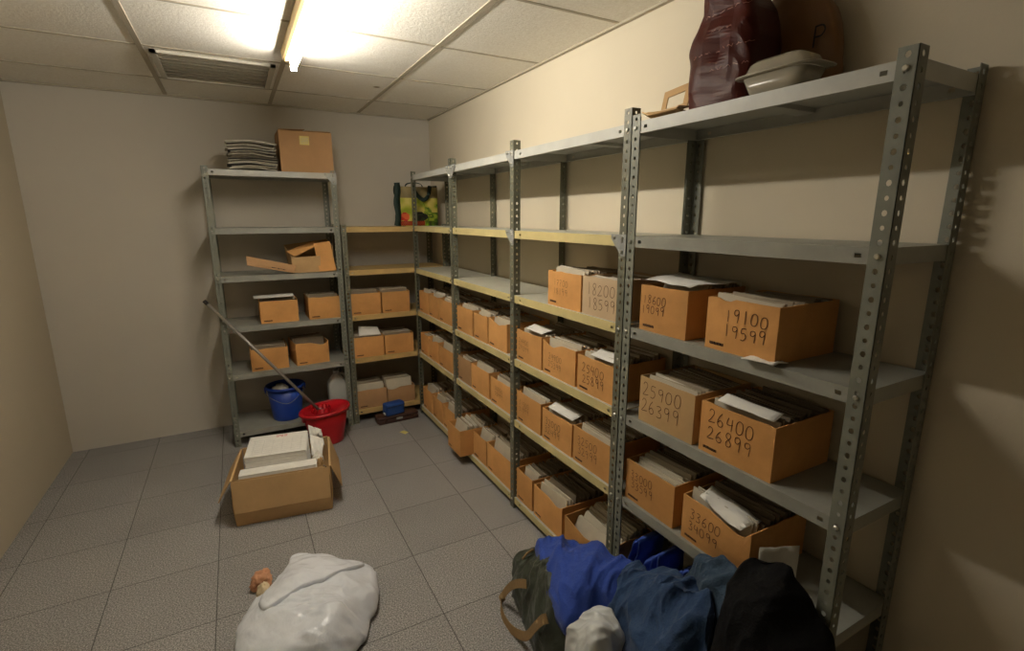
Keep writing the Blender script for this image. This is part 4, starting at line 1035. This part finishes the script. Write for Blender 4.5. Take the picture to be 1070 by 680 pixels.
# blue work clothes spilling out of it
M['blue_c'] = mat('royal_blue_cotton', (34, 66, 154), .85, var=.14, scale=9, bump=.35, bscale=160, sheen=.1)
out = [(1.086,1.766,0.25),(1.113,1.752,0.29),(1.138,1.718,0.32),(1.173,1.654,0.34),(1.207,1.613,0.33),(1.199,1.533,0.35),(1.199,1.431,0.42),(1.202,1.362,0.42),(1.219,1.269,0.42),(1.245,1.212,0.4),(1.205,1.186,0.36),(1.124,1.182,0.34),(1.079,1.195,0.3),(1.038,1.238,0.3),(0.978,1.262,0.29),(0.923,1.265,0.3),(0.918,1.319,0.3),(0.936,1.392,0.29),(0.961,1.466,0.285),(0.992,1.557,0.275),(1.035,1.658,0.26)]
inn = [(1.080,1.555,0.35),(1.068,1.435,0.38),(1.112,1.323,0.44),(1.066,1.243,0.44),(0.995,1.332,0.37),(1.007,1.260,0.37),(1.083,1.192,0.43),(0.991,1.422,0.34)]
o = drape('work_jacket', out, inn, M['blue_c'], 51, amp=.045, freq=8, ang=2.2, stretch=.35, skirt=.045, rings=80, per=9, edge=.14, fine=.003, xmax=S-.02, nd_amp=.014, nd_freq=9, wob=.003)
tag(o, 'bright royal blue work jacket heaped on the dark green holdall', 'jacket')
jf = LASTF
pk = [(0.955,1.442,0.31),(0.976,1.420,0.335),(0.982,1.364,0.335),(0.972,1.316,0.325),(0.937,1.310,0.315),(0.936,1.366,0.31)]
bm_o = drape('pocket', [(p[0], p[1], jf(p[0],p[1])+.016) for p in pk], [(sum(p[0] for p in pk)/6, sum(p[1] for p in pk)/6, jf(sum(p[0] for p in pk)/6, sum(p[1] for p in pk)/6)+.03)], M['blue_c'], 52, amp=.006, freq=12, skirt=.02, rings=16, per=6, parent=o, loc0=o.location, nd_amp=.004)
bm_o.location = (0,0,0)
# dark navy garments
M['navy'] = mat('navy_cotton', (31, 60, 98), .85, var=.2, scale=8, bump=.35, bscale=160, sheen=.1)
M['slate'] = mat('slate_blue_cotton', (44, 66, 88), .85, var=.15, scale=9, bump=.35, bscale=160, sheen=.1)
M['black_c'] = mat('black_cotton', (12, 12, 14), .9, var=.2, scale=9, bump=.3, bscale=160, spec=.2)
out = [(1.134,1.280,0.42),(1.184,1.284,0.44),(1.220,1.262,0.45),(1.233,1.204,0.46),(1.253,1.155,0.47),(1.273,1.093,0.49),(1.276,1.020,0.51),(1.271,0.945,0.53),(1.225,0.876,0.52),(1.161,0.833,0.48),(1.076,0.792,0.44),(1.001,0.857,0.4),(0.994,0.959,0.36),(1.015,1.043,0.34),(1.067,1.116,0.33),(1.071,1.158,0.35),(1.071,1.201,0.38),(1.092,1.250,0.4)]
inn = [(1.128,1.170,0.46),(1.147,1.051,0.49),(1.165,0.944,0.51),(1.072,1.013,0.44),(1.085,0.886,0.47),(1.089,1.099,0.42)]
o = drape('fleece_jacket', out, inn, M['navy'], 61, amp=.05, freq=8, ang=1.0, stretch=.35, skirt=.06, bottom=.002, rings=80, per=9, edge=.14, fine=.005, xmax=S-.03, nd_amp=.022, nd_freq=9)
tag(o, 'dark navy jacket heaped on the floor between the blue jacket and the black coat', 'jacket')
out = [(1.247,1.054,0.52),(1.271,1.053,0.55),(1.291,1.048,0.58),(1.327,1.053,0.6),(1.351,1.016,0.61),(1.345,0.955,0.63),(1.318,0.877,0.65),(1.268,0.831,0.63),(1.220,0.834,0.6),(1.230,0.899,0.56),(1.239,0.972,0.53)]
inn = [(1.270,0.986,0.6),(1.266,0.908,0.62),(1.248,0.939,0.58)]
o = drape('trousers', out, inn, M['slate'], 71, amp=.025, freq=10, ang=.2, stretch=.3, skirt=.10, rings=50, per=8, edge=.18, xmax=S-.015, nd_amp=.012, nd_freq=12)
tag(o, 'slate blue folded trousers with waistband uppermost behind the navy jacket', 'trousers')
out = [(1.196,0.850,0.57),(1.224,0.863,0.61),(1.249,0.866,0.65),(1.272,0.854,0.69),(1.308,0.830,0.72),(1.362,0.775,0.74),(1.423,0.704,0.72),(1.455,0.636,0.66),(1.387,0.576,0.58),(1.227,0.551,0.5),(1.115,0.631,0.45),(1.076,0.718,0.43),(1.094,0.797,0.44),(1.137,0.823,0.51)]
inn = [(1.200,0.765,0.7),(1.184,0.704,0.66),(1.177,0.766,0.58),(1.142,0.663,0.56),(1.286,0.662,0.68)]
o = drape('coat', out, inn, M['black_c'], 81, amp=.045, freq=7, ang=1.2, stretch=.3, skirt=.06, bottom=.002, rings=64, per=8, edge=.16, xmax=S-.03, nd_amp=.02, nd_freq=8)
tag(o, 'black coat piled highest at the end of the clothes heap', 'coat')
crumple('plastic_scrap', 'small crumpled white plastic scrap on the black coat', 'scrap', (1.166,0.775,0.535), .016, .022, .02, M['pbag'], 6, .4, 2.2, 3)
# white bag among the clothes
M['wbag'] = mat('white_bag_film', (216, 218, 216), .4, var=.05, scale=6, bump=.3, bscale=14)
out = [(0.919,1.279,0.29),(0.946,1.262,0.315),(0.972,1.263,0.325),(1.003,1.263,0.33),(1.044,1.248,0.345),(1.060,1.219,0.35),(1.073,1.186,0.35),(1.075,1.127,0.345),(1.047,1.118,0.33),(1.027,1.113,0.3),(0.980,1.085,0.27),(0.906,1.094,0.26),(0.889,1.156,0.25),(0.909,1.212,0.25),(0.913,1.248,0.27)]
inn = [(0.947,1.179,0.36),(0.990,1.144,0.37),(0.925,1.123,0.34)]
o = drape('plastic_bag', out, inn, M['wbag'], 91, amp=.02, freq=9, ang=.4, stretch=.5, skirt=.10, rings=60, per=10, edge=.25, nd_amp=.010, nd_freq=14)
tag(o, 'white plastic bag nestled between the blue and navy clothes', 'bag')
# bunched blue cloth and papers on the nearest bottom shelf
M['scrub'] = mat('blue_bunched_cloth', (62, 92, 184), .8, var=.15, scale=10, bump=.3, bscale=140, sheen=.1)
zs = ZR[5]
rng = random.Random(17)
for i in range(9):
    y = 1.486-.041*i; bm = B(); hh = .30+.05*math.sin(i*2.1); rows = []
    for j in range(16):
        q = j/15; row = []
        for k in range(24):
            a = 2*PI*k/24; r1 = .015*(1-.3*q)*(1+.2*math.sin(3*a+i)); r2 = .09*(1-.2*q)
            row.append((.098+r2*math.cos(a)+.012*N(q*4,k*.4,i)-.02*q, r1*math.sin(a)+.010*math.sin(q*6+i*.3)-.05*q*q, hh*q+.010*N(k*.5,q*3,i)*q))
        rows.append(row)
    loft(bm, rows, True, True, True)
    o = obj('bunched_cloth', bm, M['scrub'], None, smooth=True, loc=(S+.02, y, zs+.006))
    tag(o, 'blue cloth bunched upright on the lowest grey shelf behind the clothes heap', 'cloth', 'bunched blue cloths on the lowest grey shelf')
bm = B()
for i in range(16):
    y = -.010*i; zt2 = .30+rng.uniform(-.03,.03); o1, o2 = rng.uniform(-.01,.02), rng.uniform(.01,.05)
    hexa(bm, [(o1,y,0),(.24,y,0),(.24,y-.003,0),(o1,y-.003,0),(o1+o2*.3,y+.05,zt2),(.23,y+.05,zt2),(.23,y+.047,zt2),(o1+o2*.3,y+.047,zt2)])
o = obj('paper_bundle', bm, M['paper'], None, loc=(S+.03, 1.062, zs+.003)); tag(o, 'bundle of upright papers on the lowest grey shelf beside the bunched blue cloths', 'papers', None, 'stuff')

# ------------------------------------------------------------------ camera, world, view
F_, YAW, PIT, ROL, HC = 524.354, .4998, -.2125, -.0009, 1.7568
cy_, sy_, cp_, sp_ = math.cos(YAW), math.sin(YAW), math.cos(PIT), math.sin(PIT)
fw = Vector((sy_*cp_, cy_*cp_, sp_)); rt = Vector((cy_, -sy_, 0)); up = rt.cross(fw)
r2 = rt*math.cos(ROL)+up*math.sin(ROL); u2 = -rt*math.sin(ROL)+up*math.cos(ROL)
cam = bpy.data.cameras.new('camera'); co = bpy.data.objects.new('camera', cam); COL.objects.link(co)
cam.sensor_fit = 'HORIZONTAL'; cam.sensor_width = 36; cam.lens = F_/1070*36; cam.clip_start = .02
Rm4 = Matrix((r2, u2, -fw)).transposed().to_4x4(); Rm4.translation = Vector((0,0,HC)); co.matrix_world = Rm4
SC.camera = co
w = bpy.data.worlds.new('world'); SC.world = w; w.use_nodes = True
w.node_tree.nodes['Background'].inputs['Color'].default_value = (.9,.85,.75,1); w.node_tree.nodes['Background'].inputs['Strength'].default_value = .05
SC.view_settings.view_transform = 'Standard'; SC.view_settings.look = 'None'; SC.view_settings.gamma = 1; SC.view_settings.exposure = .1
SC.view_settings.use_curve_mapping = False
SC.cycles.max_bounces = 10; SC.cycles.diffuse_bounces = 3
SC.cycles.use_denoising = True
